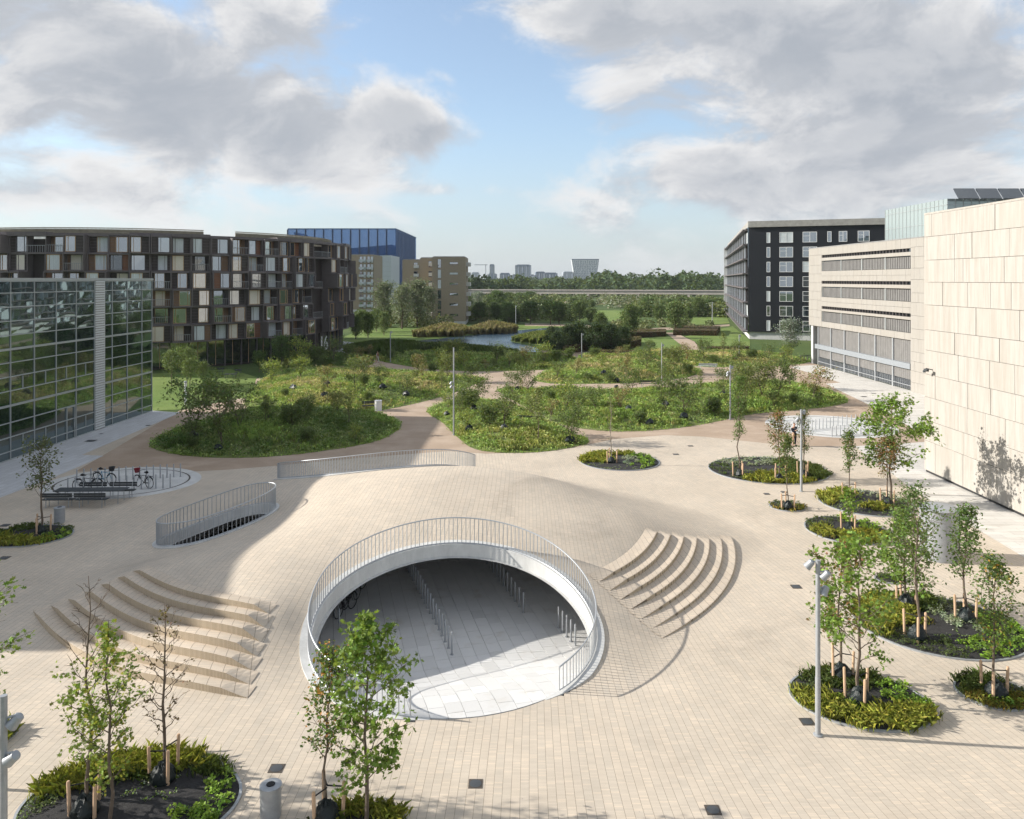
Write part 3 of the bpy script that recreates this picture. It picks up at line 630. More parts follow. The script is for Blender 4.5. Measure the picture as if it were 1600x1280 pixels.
for i in range(5):                                      # opening lights in the spandrels
    for zz in (1.15, 5.4):
        b = MB(); fa.box(b, us2[i]+1.25, us2[i]+1.31, zz-.5 if zz < 2 else zz-.5, zz+.42, -.05, .05)
        b.build('window_bar', 'mullion', gb)
b = MB(); fa.box(b, 12.5, 12.58, 0, 2.6, 0, .09); fa.box(b, 13.55, 13.63, 0, 2.6, 0, .09); fa.box(b, 12.5, 13.63, 2.55, 2.63, 0, .09); d_ = b.build('door', 'mullion', gb)
b = MB(); fa.box(b, 12.66, 12.70, .9, 1.3, .09, .13); b.build('handle', 'steel', d_)

# --- ring shaped student residence
TC, TR = Vector((-65, 139, 0)), 34.5
ring = thing('ring_residence', 'dark circular apartment ring with staggered wooden room boxes and balconies', 'building', (-65, 139, 0))
b = MB(); n = 96; ro, ri = TR-1.3, TR-12
for r_, zz in ((ro, 0.), (ro, 18.4), (ri, 18.4), (ri, 0.)): b.v += [(TC.x+r_*math.cos(2*math.pi*k/n), TC.y+r_*math.sin(2*math.pi*k/n), zz) for k in range(n)]
for j in range(3):
    for k in range(n): b.f.append((j*n+k, j*n+(k+1) % n, (j+1)*n+(k+1) % n, (j+1)*n+k))
b.build('drum', 'ring_wood', ring)
def ringp(a, r, z): return Vector((TC.x+r*math.cos(a), TC.y+r*math.sin(a), z))
dA = 2.62/TR; a_lo, a_hi = math.radians(-122), math.radians(24); ncol = int((a_hi-a_lo)/dA); FZ = [3.9+2.5*k for k in range(7)]
GAPS = {ncol-8: 1, ncol-9: 1, 5: 1, 6: 1, ncol-21: 1} ; GAPS = {ncol-10: 1, ncol-9: 1, 7: 1}
for c in range(ncol):
    a0, a1 = a_lo+c*dA, a_lo+(c+1)*dA; block = (c//4) % 3
    f0 = Fac(ringp(a0, TR, 0).xy, ringp(a1, TR, 0).xy)
    if f0.n.dot(f0.p(f0.L/2, 0)-TC) < 0: f0.n = -f0.n
    L = f0.L
    # glazed ground floor bay
    bay = MB(); f0.box(bay, -.06, .06, 0, 3.9, -1.3, -.9); bo = bay.build('ground_floor_post', 'ring_frame', ring)
    if not (c in (ncol-10, ncol-9)): q = MB(); f0.quad(q, .06, L-.06, .35, 3.8, -1.15, .004, rb); q.build('pane', 'dark_glass', bo); q = MB(); f0.box(q, L*.45, L*.45+.06, .2, 3.8, -1.16, -1.08); q.build('mullion', 'oak_frame', bo)
    for k in range(6):
        z0, z1 = FZ[k], FZ[k+1]
        if c in GAPS:                                   # open stair slot with landings
            if k in (1, 3, 5) and c != ncol-9 or k == 5:
                m_ = MB(); f0.box(m_, 0, L, z0-.12, z0+.12, -1.2, .5); s_ = m_.build('landing', 'ring_frame', ring)
                g = MB()
                for q in range(9): f0.box(g, q*L/8-.015, q*L/8+.015, z0+.12, z0+1.05, .44, .48)
                f0.box(g, 0, L, z0+1.02, z0+1.07, .43, .49); g.build('balcony_rail', 'galv', s_)
            continue
        hsh = rb.random(); D = rb.choice((0, .2, .6, 1.0, 1.5)) + (.25 if (c//2+k) % 3 == 0 else 0)
        m_ = MB(); t_ = .16
        f0.box(m_, 0, L, z0, z0+t_, -1.2, D); f0.box(m_, 0, L, z1-t_, z1-.01, -1.2, D); f0.box(m_, 0, .13, z0+t_, z1-t_, -1.2, D); f0.box(m_, L-.13, L, z0+t_, z1-t_, -1.2, D)
        s_ = m_.build('room_box', 'ring_frame', ring)
        zz0, zz1 = z0+t_, z1-t_
        if rb.random() < .40 and D > .1:                # balcony
            wm = MB(); f0.quad(wm, .13, L-.13, zz0, zz1, D-1.25); wm.build('back_panel', rb.choice(('oak', 'ring_wood')), s_)
            w0 = .35+rb.random()*.5; dd = D-1.22
            g = MB(); nb = 9
            for q in range(nb+1): f0.box(g, .13+(L-.26)*q/nb-.014, .13+(L-.26)*q/nb+.014, zz0, zz0+.95, D-.08, D-.05)
            f0.box(g, .1, L-.1, zz0+.93, zz0+.98, D-.09, D-.04); g.build('balcony_rail', 'galv', s_)
        else:
            w0 = rb.choice((.2, .2, .9, 1.05)); dd = D-rb.choice((.12, .12, .45))
            pn = MB(); f0.quad(pn, .13, L-.13, zz0, zz1, dd-.06); pn.build('panel', rb.choice(('ring_wood',)*7+('oak', 'oak_red')), s_)
            for q in range(5):
                pb = MB(); f0.box(pb, .13, L-.13, zz0+.2+q*.42, zz0+.23+q*.42, dd-.06, dd-.045); pb.build('board_joint', 'ring_frame', s_)
        ww = rb.choice((1.3, 1.5, 1.75)); w1 = min(w0+ww, L-.16)
        fr = MB()
        for u0_, u1_, za, zb in ((w0, w1, zz0+.02, zz0+.09), (w0, w1, zz1-.1, zz1-.03), (w0, w0+.07, zz0+.09, zz1-.1), (w1-.07, w1, zz0+.09, zz1-.1), (w0+.33 if hsh < .5 else w1-.4, w0+.39 if hsh < .5 else w1-.34, zz0+.09, zz1-.1)):
            f0.box(fr, u0_, u1_, za, zb, dd-.04, dd+.05)
        wo_ = fr.build('window', 'oak_frame' if rb.random() < .6 else 'ring_frame', s_)
        gq = MB(); f0.quad(gq, w0+.06, w1-.06, zz0+.08, zz1-.09, dd, .006, rb)
        r_ = rb.random(); gq.build('pane', 'window_glass' if r_ < .55 else ('curtain' if r_ < .82 else ('blind' if r_ < .96 else 'dark_glass')), s_)
# parapet and roof terrace screens
b = MB(); pr = []
for c in range(ncol+1):
    a = a_lo+c*dA; pr.append(a)
for c in range(ncol):
    q = Fac(ringp(pr[c], TR, 0).xy, ringp(pr[c+1], TR, 0).xy); q.n = (q.p(q.L/2, 0)-TC).normalized(); hh = .45+.15*((c//4) % 2); q.box(b, 0, q.L, 18.72, 18.72+hh, -1.4, .2+.25*((c//4) % 2))
b.build('parapet', 'ring_frame', ring)
for c in range(0, ncol, 1):
    if (c//6) % 3 == 2 and c % 6 > 3: continue
    q = Fac(ringp(pr[c], TR-3, 0).xy, ringp(pr[c+1], TR-3, 0).xy); q.n = (q.p(q.L/2, 0)-TC).normalized(); b = MB()
    for j in range(14): q.box(b, j*q.L/14, j*q.L/14+.07, 18.4, 20.1, -.05, 0)
    q.box(b, 0, q.L, 20.05, 20.15, -.06, .02); q.box(b, 0, q.L, 18.9, 19.9, -.1, -.07); b.build('roof_screen', 'screen_wood', ring)
# entrance with the house number
ae = a_lo+(ncol-8.3)*dA; fe = Fac(ringp(ae, TR-1.0, 0).xy, ringp(ae+dA*.9, TR-1.0, 0).xy); fe.n = (fe.p(1, 0)-TC).normalized()
b = MB(); fe.box(b, -3.3, -.1, 0, 3.7, -1.3, -.6); b.build('entrance_wall', 'oak_red', ring)
b = MB(); fe.box(b, -.1, fe.L, 0, 3.75, -.3, .0); ew = b.build('entrance_panel', 'ring_wood', ring)
def text_mesh(s, size, ext=.02):
    cu = bpy.data.curves.new('t', 'FONT'); cu.body = s; cu.size = size; cu.extrude = ext; cu.align_x = 'CENTER'; cu.space_character = .9; cu.offset = .02
    o = bpy.data.objects.new('t', cu); COL.objects.link(o); dg = bpy.context.evaluated_depsgraph_get(); me = bpy.data.meshes.new_from_object(o.evaluated_get(dg)); bpy.data.objects.remove(o); return me
me = text_mesh('16', 3.4)
hn = link('house_number', me, 'white_paint', ring); R_ = Matrix((fe.e.to_4d()[:3], (0, 0, 1), fe.n.to_4d()[:3])).transposed()
if R_.determinant() < 0: R_ = Matrix(((-fe.e).to_4d()[:3], (0, 0, 1), fe.n.to_4d()[:3])).transposed()
hn.matrix_local = Matrix.Translation(fe.p(fe.L*.5, .75, .05)-Vector(ring.location)) @ R_.to_4x4()

# --- generic block with a window grid on given facades
def block(root, f, z0, z1, rows, cols, wall, depth=.12, frame='white_paint', glass='window_glass', bands=False):
    for (u0, u1) in cols:
        for (za, zb) in rows:
            m_ = MB(); t_ = .09
            for q in ((u0, u1, za, za+t_), (u0, u1, zb-t_, zb), (u0, u0+t_, za+t_, zb-t_), (u1-t_, u1, za+t_, zb-t_)): f.box(m_, *q, -.02, .06)
            if u1-u0 > 1.5: f.box(m_, (u0+u1)/2-.05, (u0+u1)/2+.05, za+t_, zb-t_, -.02, .055); f.box(m_, u0+.09, (u0+u1)/2-.05, (za*.4+zb*.6), (za*.4+zb*.6)+.06, -.02, .05)
            wo_ = m_.build('window', frame, root); g = MB(); f.quad(g, u0+t_, u1-t_, za+t_, zb-t_, .012, .004, rb); g.build('pane', 'curtain' if rb.random() < .22 else glass, wo_)

# --- dark building on the right
K0, K1, K2 = Vector((50.9, 165, 0)), Vector((77.5, 155.5, 0)), Vector((76, 270, 0))
bk = thing('dark_apartment_block', 'black clad seven storey apartment block with small white framed windows', 'building', (60, 180, 0))
K3 = K1+(K2-K0); ex = (K1-K0).normalized()*14; K1b = K1+ex; K3b = K3+ex
MB().prism([K0.xy, K1b.xy, K3b.xy, K2.xy], 1.6, 24.0).build('wall', 'black_board', bk); MB().prism([(K0+(K3-K0)*.004).xy, K1b.xy, K3b.xy, (K2-(K2-K1)*.003).xy], 0, 1.6).build('plinth', 'concrete', bk)
r_ = MB(); c_ = (K0+K3b)/2
r_.prism([(p+(p-c_).normalized()*.5).xy for p in (K0, K1b, K3b, K2)], 24.0, 25.3); r_.build('roof_slab', 'roof_edge', bk)
fk = Fac(K0.xy, K1.xy)
if fk.n.y > 0: fk.n = -fk.n
rws = [(2.2+3.08*k, 4.6+3.08*k) for k in range(7)]
rws = [(1.9+3.12*k, 4.1+3.12*k) for k in range(7)]
block(bk, fk, 0, 24, rws, [(3.6, 4.35)], None); block(bk, fk, 0, 24, rws, [(6.2, 8.9)], None); block(bk, fk, 0, 24, rws, [(10.8, 13.6), (15.6, 16.4), (17.8, 19.4), (21.4, 23.6)], None)
fs_ = Fac(K2.xy, K0.xy)
if fs_.n.x > 0: fs_.n = -fs_.n
m_ = MB(); fs_.box(m_, 0, fs_.L, 1.4, 24.0, .02, .25); gs = m_.build('glazed_side', 'dark_glass', bk)
for k in range(8):
    m_ = MB(); fs_.box(m_, 0, fs_.L, 1.5+k*3.12, 1.75+k*3.12, .25, 1.3); m_.build('balcony_deck', 'ring_frame', gs)
for k in range(34):
    m_ = MB(); u = k*fs_.L/34; fs_.box(m_, u, u+.12, 1.4, 24, .25, .5); m_.build('mullion', 'galv' if k % 3 else 'ring_wood', gs)
for k in range(34):
    for j in range(7):
        if rb.random() < .75: m_ = MB(); u = k*fs_.L/34; fs_.quad(m_, u+.2, u+3, 1.9+j*3.12, 4.3+j*3.12, .28, .02, rb); m_.build('pane', rb.choice(('window_glass', 'window_glass', 'dark_glass', 'curtain')), gs)
for dd in (-1.2, 1.2): pass
for q in (0., 2.0): m_ = MB(); fs_.box(m_, q-1.5, q-1.1, 0, 24, .0, 1.4); m_.build('end_fin', 'concrete', bk)

# --- limestone building with ribbon windows
lb = thing('limestone_building', 'pale limestone building with three ribbon windows overhanging a glazed ground floor', 'building', (55, 100, 0))
LX, LY0, LY1, LT, LO = 45.7, 66.0, 118.2, 17.6, 5.85; fl_ = Fac((LX, LY1), (LX, LY0)); fl_.n = Vector((-1, 0, 0))
MB().b2((LX+.3, LY0, LO+.15), (80, LY1-.1, LT-.1)).build('core', 'joint', lb); MB().b2((LX+.31, LY0, 0), (80, 86.9, LO+.2)).build('core_foot', 'joint', lb)
MB().b2((LX+3.2, 87, 0), (80, LY1-4, LO+.1)).build('ground_floor_core', 'dark_glass', lb)
MB().b2((LX-.05, LY0, LT-.1), (80, LY1, LT+.02)).build('roof', 'roof_grey', lb)
W0, W1 = 4.9, 30.2                                       # ribbon windows run from u=W0 to W1
bands = [(14.55, 15.05), (12.75, 14.2), (10.95, 11.3), (9.0, 10.4), (7.55, 7.9)]
bands = [(15.35, 15.75), (13.55, 15.05), (11.55, 11.95), (9.85, 11.25), (8.1, 8.45), (6.3, 7.7)]
bands = [(16.0, 16.4), (14.05, 15.55), (12.2, 12.6), (10.25, 11.75), (8.5, 8.9), (6.65, 8.15)]
edges = sorted(set([LO, LT]+[q for b_ in bands for q in b_]))
for i in range(len(edges)-1):
    za, zb = edges[i], edges[i+1]
    if (za, zb) in bands: continue
    big = zb-za > .6; u = W0
    if big or True:
        while u < W1-.05:
            w_ = rb.choice((1.1, 1.5, 1.9, 2.3)); w_ = min(w_, W1-u)
            if zb-za < .6: w_ = W1-u
            nr_ = 2 if zb-za > 1.3 else 1
            for k in range(nr_): m_ = MB(); fl_.box(m_, u+.012, u+w_-.012, za+(zb-za)*k/nr_+.012, za+(zb-za)*(k+1)/nr_-.012, -.3, .02+rb.uniform(-.004, .004)); m_.build('stone_panel', 'limestone', lb)
            u += w_
for (ua, ub, zlo) in ((0, W0, LO), (W1, fl_.L, 0.)):
    z = zlo; k = 0
    while z < LT-.05:
        hh = rb.choice((1.1, 1.3, 1.5)); hh = min(hh, LT-z); u = ua
        while u < ub-.05:
            w_ = min(rb.choice((.8, 1.2, 1.6, 2.0)), ub-u)
            if ub-u-w_ < .4: w_ = ub-u
            m_ = MB(); fl_.box(m_, u+.012, u+w_-.012, z+.012, z+hh-.012, -.3, .02+rb.uniform(-.004, .004)); m_.build('stone_panel', 'limestone', lb); u += w_
        z += hh
for (za, zb) in bands:
    wide = zb-za > .6; m_ = MB(); fl_.quad(m_, W0, W1, za, zb, -.27); s_ = m_.build('ribbon_window', 'curtain' if False else 'dark_glass', lb)
    if wide:
        for k in range(int((W1-W0)/.42)):
            mm = MB(); u = W0+k*.42+.04; fl_.box(mm, u, u+.30, za+.04, zb-.12, -.25, -.22); mm.build('blind_slat', 'blind_grey', s_)
        for k in range(5): mm = MB(); u = W0+k*(W1-W0)/4; fl_.box(mm, u-.12, u+.12, za, zb, -.26, -.12); mm.build('mullion', 'mullion', s_)
    else:
        for k in range(int((W1-W0)/.8)): mm = MB(); u = W0+k*.8; fl_.box(mm, u, u+.1, za, zb, -.26, -.1); mm.build('mullion', 'ring_frame', s_)
m_ = MB(); fl_.box(m_, .02, W1, LO-.02, LO+.1, -6, -.02); m_.build('soffit', 'limestone', lb)
# glazed ground floor with blinds
gfw = MB(); fl_.quad(gfw, 3.2, W1, .1, LO, -.35); gw = gfw.build('ground_floor_glass', 'dark_glass', lb)
for k in range(62):
    mm = MB(); u = 3.3+k*.434; fl_.box(mm, u, u+.395, 3.15, LO-.1, -.3, -.27); mm.build('blind_slat', 'blind_grey', gw)
    mm = MB(); fl_.box(mm, u, u+.395, 1.25, 2.5, -.3, -.27); mm.build('blind_slat', 'blind_grey', gw)
    mm = MB(); fl_.box(mm, u, u+.05, .1, 1.2, -.2, -.1); mm.build('grille_bar', 'galv', gw)
for k in range(7): mm = MB(); u = 3.2+k*(W1-3.2)/6; fl_.box(mm, u-.14, u+.14, 0, LO, -.33, -.12); mm.build('mullion', 'galv', gw)
mm = MB(); fl_.box(mm, 2.6, W1, 2.5, 3.15, -.3, .12); mm.build('spandrel', 'spandrel', gw); mm = MB(); fl_.box(mm, 3.2, W1, .55, .62, -.25, -.05); mm.build('grille_rail', 'galv', gw)
mm = MB(); mm.b2((LX+.2, LY1-1.1, 0), (LX+1.1, LY1-.4, LO)); mm.build('column', 'concrete', lb)
# glass penthouse and solar rows
ph = thing('glass_penthouse', 'pale aqua glass penthouse box on the roof of the limestone building', 'penthouse', (60, 100, LT))
PXA, PYA, PYB = 57.0, 117.3, 100.6
b = MB(); b.b2((PXA, PYB, LT), (80, PYA, 23.4)); b.build('glass_wall', 'aqua_glass', ph)
fp = Fac((PXA, PYA), (PXA, PYB)); fp.n = Vector((-1, 0, 0)); fq = Fac((PXA, PYB), (80, PYB)); fq.n = Vector((0, -1, 0))
for f_, L_ in ((fp, fp.L), (fq, fq.L)):
    k = 0.
    while k < L_: mm = MB(); f_.box(mm, k, k+.05, LT, 23.4, 0.004, .05); mm.build('glass_joint', 'mullion', ph); k += 1.05
    for zz in (20.4, 22.6): mm = MB(); f_.box(mm, 0, L_, zz, zz+.05, .004, .055); mm.build('glass_joint', 'mullion', ph)
pvr = thing('solar_panel_row', 'dark tilted solar panels in a row on the roof beside the penthouse', 'solar panels', (68, 94, 23))
for k in range(7):
    x0 = 57.6+k*2.9; mm = MB(); mm.add([(x0, 99, 23.3), (x0+2.7, 99, 23.3), (x0+2.7, 100.2, 24.7), (x0, 100.2, 24.7), (x0, 99.1, 23.2), (x0+2.7, 99.1, 23.2), (x0+2.7, 100.3, 24.6), (x0, 100.3, 24.6)], [(0,1,2,3),(7,6,5,4),(0,4,5,1),(1,5,6,2),(2,6,7,3),(3,7,4,0)]); mm.build('solar_panel', 'dark_glass', pvr)
    mm = MB(); mm.b2((x0+2.6, 100.35, 23.38), (x0+2.68, 100.5, 24.6)); mm.build('support', 'galv', pvr)

# --- travertine block in front on the right
tb = thing('travertine_building', 'windowless cream travertine block with staggered stone panels on the right', 'building', (34, 40, 0))
TX, TY0, TY1, TT = 27.5, 24., 51.2, 17.1; ft = Fac((TX, TY1), (TX, TY0)); ft.n = Vector((-1, 0, 0))
MB().b2((TX+.25, TY0, 0), (52, TY1-.12, TT-.05)).build('core', 'joint', tb); MB().b2((TX+.1, TY0, .0), (TX+.3, TY1, .18)).build('foot_channel', 'black_metal', tb)
z = .18; k = 0; rt = random.Random(4)
hs = [1.95, 1.35, 1.55, 1.5, 1.6, 1.35, 1.65, 1.5, 1.45, 1.55, 1.47]
for hh in hs:
    u = 0.; first = True
    while u < ft.L:
        w_ = rt.choice((.9, 1.3, 1.8, 2.2, 2.6)); w_ = min(w_, ft.L-u) if u+w_ < ft.L-.3 else ft.L-u
        m_ = MB(); off = rt.uniform(-.16, .16) if not first else 0.; zt0, zt1 = z+.012, min(z+hh-.012, TT)
        ft.box(m_, u+.009, u+w_-.009, zt0, zt1, -.26, .012+rt.uniform(-.014, .022)); m_.build('stone_panel', 'travertine', tb); u += w_; first = False
    z += hh
b = MB(); b.b2((TX-.02, TY0, TT), (52, TY1+.02, TT+.12)); b.build('coping', 'travertine', tb)
sc_ = thing('security_camera', 'small security camera on an arm on the travertine wall', 'camera', (TX-.3, 50.2, 7.0))
MB().tube([(TX+.0, 50.2, 6.9), (TX-.45, 50.2, 7.0)], .03).build('arm', 'dark_steel', sc_); MB().box((TX-.5, 50.05, 6.9), (.16, .36, .16)).build('body', 'dark_steel', sc_); MB().lathe([(.09, 0), (.09, .12), (.05, .16)], (TX-.5, 50.3, 6.72), 10).build('dome', 'dark_steel', sc_)

# --- blocks beyond the pond
def beige(name, label, x0, x1, Y, top, depth, nf, wcols, scols, side_sign=1):
    r = thing(name, label, 'building', ((x0+x1)/2, Y+depth/2, 0)); MB().b2((x0, Y, .9), (x1, Y+depth, top)).build('wall', 'yellow_brick', r); MB().b2((x0-.02, Y-.02, 0), (x1+.02, Y+depth, .9)).build('plinth', 'concrete', r)
    MB().b2((x0+.3, Y+.3, top), (x1-.3, Y+depth-.3, top+.25)).build('roof', 'roof_grey', r); f = Fac((x0, Y), (x1, Y)); f.n = Vector((0, -1, 0)); fh = (top-1.5)/nf
    for k in range(nf):
        for (u0, u1, h0, h1, gl) in wcols:
            g = MB(); f.box(g, u0, u1, 1.3+k*fh+h0, 1.3+k*fh+h1, .0, .05); w__ = g.build('window', 'ring_frame', r); q = MB(); f.quad(q, u0+.06, u1-.06, 1.36+k*fh+h0, 1.24+k*fh+h1, .06, .01, rb); q.build('pane', gl if rb.random() < .75 else 'curtain', w__)
    return r, f, fh
r, f, fh = beige('brick_apartment_block', 'yellow brick apartment block with a column of stair windows by the pond', -22.8, -13.3, 219, 19.2, 14, 6, [(1.6, 2.6, .1, 2.6, 'window_glass'), (5.0, 7.4, 1.1, 1.75, 'window_glass')], [])
for k in range(6): mm = MB(); mm.b2((-13.3, 224, 2.2+k*2.9), (-12.2, 229, 3.3+k*2.9)); mm.build('balcony', 'concrete', r)
for k in range(6): mm = MB(); mm.b2((-24.0, 221, 2.2+k*2.9), (-22.8, 225, 3.2+k*2.9)); mm.build('balcony', 'concrete', r)
r, f, fh = beige('brick_apartment_block', 'narrow yellow brick block standing behind the willow', -27.8, -23.6, 232, 19.3, 14, 6, [(2.6, 3.6, .4, 2.2, 'window_glass')], [])
r, f, fh = beige('brick_apartment_block', 'yellow brick block set back behind the narrow one', -37.4, -30.6, 262, 19.5, 15, 6, [(3.9, 5.2, .3, 2.3, 'window_glass')], [])
for k in range(6): mm = MB(); mm.b2((-33.4, 260.8, 2.2+k*2.9), (-31.8, 262, 3.2+k*2.9)); mm.build('balcony', 'concrete', r)
r, f, fh = beige('brick_apartment_block', 'yellow brick slab with open balconies right of the dark ring', -68.6, -54.8, 305, 22.6, 20, 7, [(8.1, 9.2, .1, 2.6, 'window_glass'), (9.6, 10.6, .1, 2.6, 'curtain'), (11.2, 12.2, .1, 2.6, 'window_glass'), (12.5, 13.5, .1, 2.6, 'curtain')], [])
for k in range(7):
    for q in range(2): mm = MB(); mm.b2((-60.6+q*3.1, 303.7, 2.+k*2.98), (-58.4+q*3.1, 305, 2.9+k*2.98)); mm.build('balcony', 'pale_panel', r)
wb = thing('white_glass_block', 'white translucent glass block in front of the blue hall', 'building', (-66, 420, 0)); MB().b2((-90, 400, 0), (-63, 430, 25.4)).build('wall', 'pale_panel', wb)
for k in range(9): mm = MB(); mm.b2((-90, 399.9, 2+k*2.5), (-63, 400.0, 2.12+k*2.5)); mm.build('transom', 'mullion', wb)

# --- blue concert hall
bh = thing('blue_concert_hall', 'large blue screen clad cube building standing behind the dark ring', 'building', (-100, 520, 0)); BX0, BX1, BY0, BY1, BT = -141, -73.2, 483, 585, 45
def blue_screen():
    m, t, p = base_mat('blue_net'); p.inputs['Base Color'].default_value = (.016, .11, .31, 1); p.inputs['Roughness'].default_value = .5
    tr = t.new('ShaderNodeBsdfTransparent'); tr.inputs[0].default_value = (.62, .74, .95, 1); mx = t.new('ShaderNodeMixShader'); mx.inputs[0].default_value = .55
    t.l.new(p.outputs[0], mx.inputs[1]); t.l.new(tr.outputs[0], mx.inputs[2]); t.l.new(mx.outputs[0], t.n['Material Output'].inputs[0])
blue_screen()
MB().prism([(BX0+3, BY0+4), (BX1-3, BY0+4), (BX1-3, BY1-4), (BX0+3, BY1-4)], 0, 31).build('inner_hall', 'blue_screen', bh)
mm = MB(); mm.add([(BX0+3, BY0+3.9, 31), (BX0+26, BY0+3.9, 31), (BX0+3, BY0+3.9, 43), (BX0+3, BY0+30, 31), (BX0+26, BY0+30, 31), (BX0+3, BY0+30, 43)], [(0, 1, 2), (3, 5, 4), (1, 4, 5, 2), (0, 2, 5, 3), (0, 3, 4, 1)]); mm.build('inner_ramp', 'blue_screen', bh)
mm = MB(); mm.add([(BX0+20, BY0+4, 31), (BX1-3, BY0+4, 31), (BX1-3, BY0+4, 35), (BX0+20, BY0+40, 31), (BX1-3, BY0+40, 31), (BX1-3, BY0+40, 35)], [(0, 1, 2), (3, 5, 4), (1, 4, 5, 2), (0, 2, 5, 3)]); mm.build('inner_roof', 'blue_screen', bh)
for k in range(12):
    w_ = (BX1-BX0)/12; mm = MB(); mm.b2((BX0+k*w_+.1, BY0-.15, 0), (BX0+(k+1)*w_-.1, BY0+.15, BT-.6)); mm.build('screen_panel', 'blue_net', bh)
    mm = MB(); mm.b2((BX0+k*w_-.45, BY0-.5, 0), (BX0+k*w_+.45, BY0-.2, BT-.7)); mm.build('post', 'blue_dark', bh)
for k in range(16):
    w_ = (BY1-BY0)/16; mm = MB(); mm.b2((BX1-.15, BY0+k*w_+.1, 0), (BX1+.15, BY0+(k+1)*w_-.1, BT-.6)); mm.build('screen_panel', 'blue_net', bh); mm = MB(); mm.b2((BX1+.02, BY0+k*w_-.25, 0), (BX1+.3, BY0+k*w_+.25, BT-.7)); mm.build('post', 'blue_screen', bh)
mm = MB(); mm.b2((BX0, BY0-.4, BT-.6), (BX1+.4, BY0+.4, BT)); mm.b2((BX1-.4, BY0+.4, BT-.6), (BX1+.4, BY1, BT)); mm.build('top_beam', 'blue_screen', bh)
MB().b2((BX1-.6, BY0+5, 0), (BX1-.5, BY1, BT-.8)).build('side_wall', 'blue_screen', bh)

# --- viaduct and skyline
vd = thing('viaduct', 'long concrete metro viaduct crossing the fields behind the trees', 'viaduct', (60, 400, 0)); mat('viaduct_concrete', (.55, .49, .44), .9, .15, .3)
va, vb = Vector((-10, 420, 0)), Vector((150, 376, 0)); fv = Fac(va.xy, vb.xy)
if fv.n.y > 0: fv.n = -fv.n
m_ = MB(); fv.box(m_, -20, fv.L+40, 5.2, 6.3, -5, 0); m_.build('deck', 'viaduct_concrete', vd); m_ = MB(); fv.box(m_, -20, fv.L+40, 6.3, 7.5, -.3, .12); m_.build('parapet', 'viaduct_concrete', vd); m_ = MB(); fv.box(m_, -20, fv.L+40, 6.75, 6.95, .12, .3); m_.build('parapet_band', 'dark_steel', vd)
for k in range(8):
    for j in (-4.2, -1.2): m_ = MB(); fv.box(m_, k*26-.6, k*26+.6, 0, 5.2, j, j+1.1); m_.build('pier', 'viaduct_concrete', vd)
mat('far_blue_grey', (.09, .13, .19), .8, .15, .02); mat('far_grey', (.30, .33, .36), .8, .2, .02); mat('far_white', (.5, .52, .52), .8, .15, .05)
def far_block(label, px0, px1, py, Y, m='far_blue_grey', bars=0, depth=60):
    x0, x1 = (px0-800)*Y/F, (px1-800)*Y/F; top = H+(437-py)*Y/F
    r = thing('distant_building', label, 'building', ((x0+x1)/2, Y, 0)); b = MB(); b.b2((x0, Y, 0), (x1, Y+depth, top)); b.build('wall', m, r)
    for k in range(bars): q = MB(); u = x0+(x1-x0)*(k+.25)/bars; q.b2((u, Y-.6, top*.2), (u+(x1-x0)*.45/bars, Y-.02, top-4)); q.build('window_strip', 'window_glass' if k % 2 else 'far_grey', r)
    q = MB(); q.b2((x0+(x1-x0)*.1, Y+6, top), (x0+(x1-x0)*.9, Y+depth-6, top+2.2)); q.build('roof_box', m, r)
    return r
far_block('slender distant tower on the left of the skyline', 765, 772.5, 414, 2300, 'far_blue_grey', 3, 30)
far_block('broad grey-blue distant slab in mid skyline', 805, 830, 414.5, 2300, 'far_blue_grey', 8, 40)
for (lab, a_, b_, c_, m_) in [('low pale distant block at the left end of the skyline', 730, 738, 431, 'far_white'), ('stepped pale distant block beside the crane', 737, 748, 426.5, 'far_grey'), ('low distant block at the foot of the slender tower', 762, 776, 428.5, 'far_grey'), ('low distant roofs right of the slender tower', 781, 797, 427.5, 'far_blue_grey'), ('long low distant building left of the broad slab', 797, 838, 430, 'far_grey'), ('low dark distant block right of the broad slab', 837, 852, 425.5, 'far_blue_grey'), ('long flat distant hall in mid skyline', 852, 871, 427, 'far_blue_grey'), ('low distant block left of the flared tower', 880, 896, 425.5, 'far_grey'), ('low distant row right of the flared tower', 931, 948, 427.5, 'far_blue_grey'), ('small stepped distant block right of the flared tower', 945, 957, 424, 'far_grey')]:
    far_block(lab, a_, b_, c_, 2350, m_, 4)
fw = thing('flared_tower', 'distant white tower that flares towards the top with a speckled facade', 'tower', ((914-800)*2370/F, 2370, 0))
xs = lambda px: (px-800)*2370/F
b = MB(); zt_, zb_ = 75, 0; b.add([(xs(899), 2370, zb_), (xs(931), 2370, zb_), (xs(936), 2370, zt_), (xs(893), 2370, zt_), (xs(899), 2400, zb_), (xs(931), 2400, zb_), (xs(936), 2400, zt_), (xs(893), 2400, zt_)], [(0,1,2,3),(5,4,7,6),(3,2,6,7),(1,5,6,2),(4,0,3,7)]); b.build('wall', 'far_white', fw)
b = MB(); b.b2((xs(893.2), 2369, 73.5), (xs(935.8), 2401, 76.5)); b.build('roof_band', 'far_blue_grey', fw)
rs_ = random.Random(2)
for k in range(15):
    for j in range(13):
        t_ = (j+.5)/13; xa = 899+(893-899)*t_; xb = 931+(936-931)*t_; u = xa+(xb-xa)*(k+.3+.3*rs_.random())/15; q = MB(); z_ = 3+j*5.3+rs_.random()*1.5; q.add([(xs(u), 2369.5, z_), (xs(u+1.1), 2369.5, z_), (xs(u+1.1+.3), 2369.5, z_+3.6), (xs(u+.3), 2369.5, z_+3.6)], [(0, 1, 2, 3)]); q.build('window', 'far_blue_grey', fw)
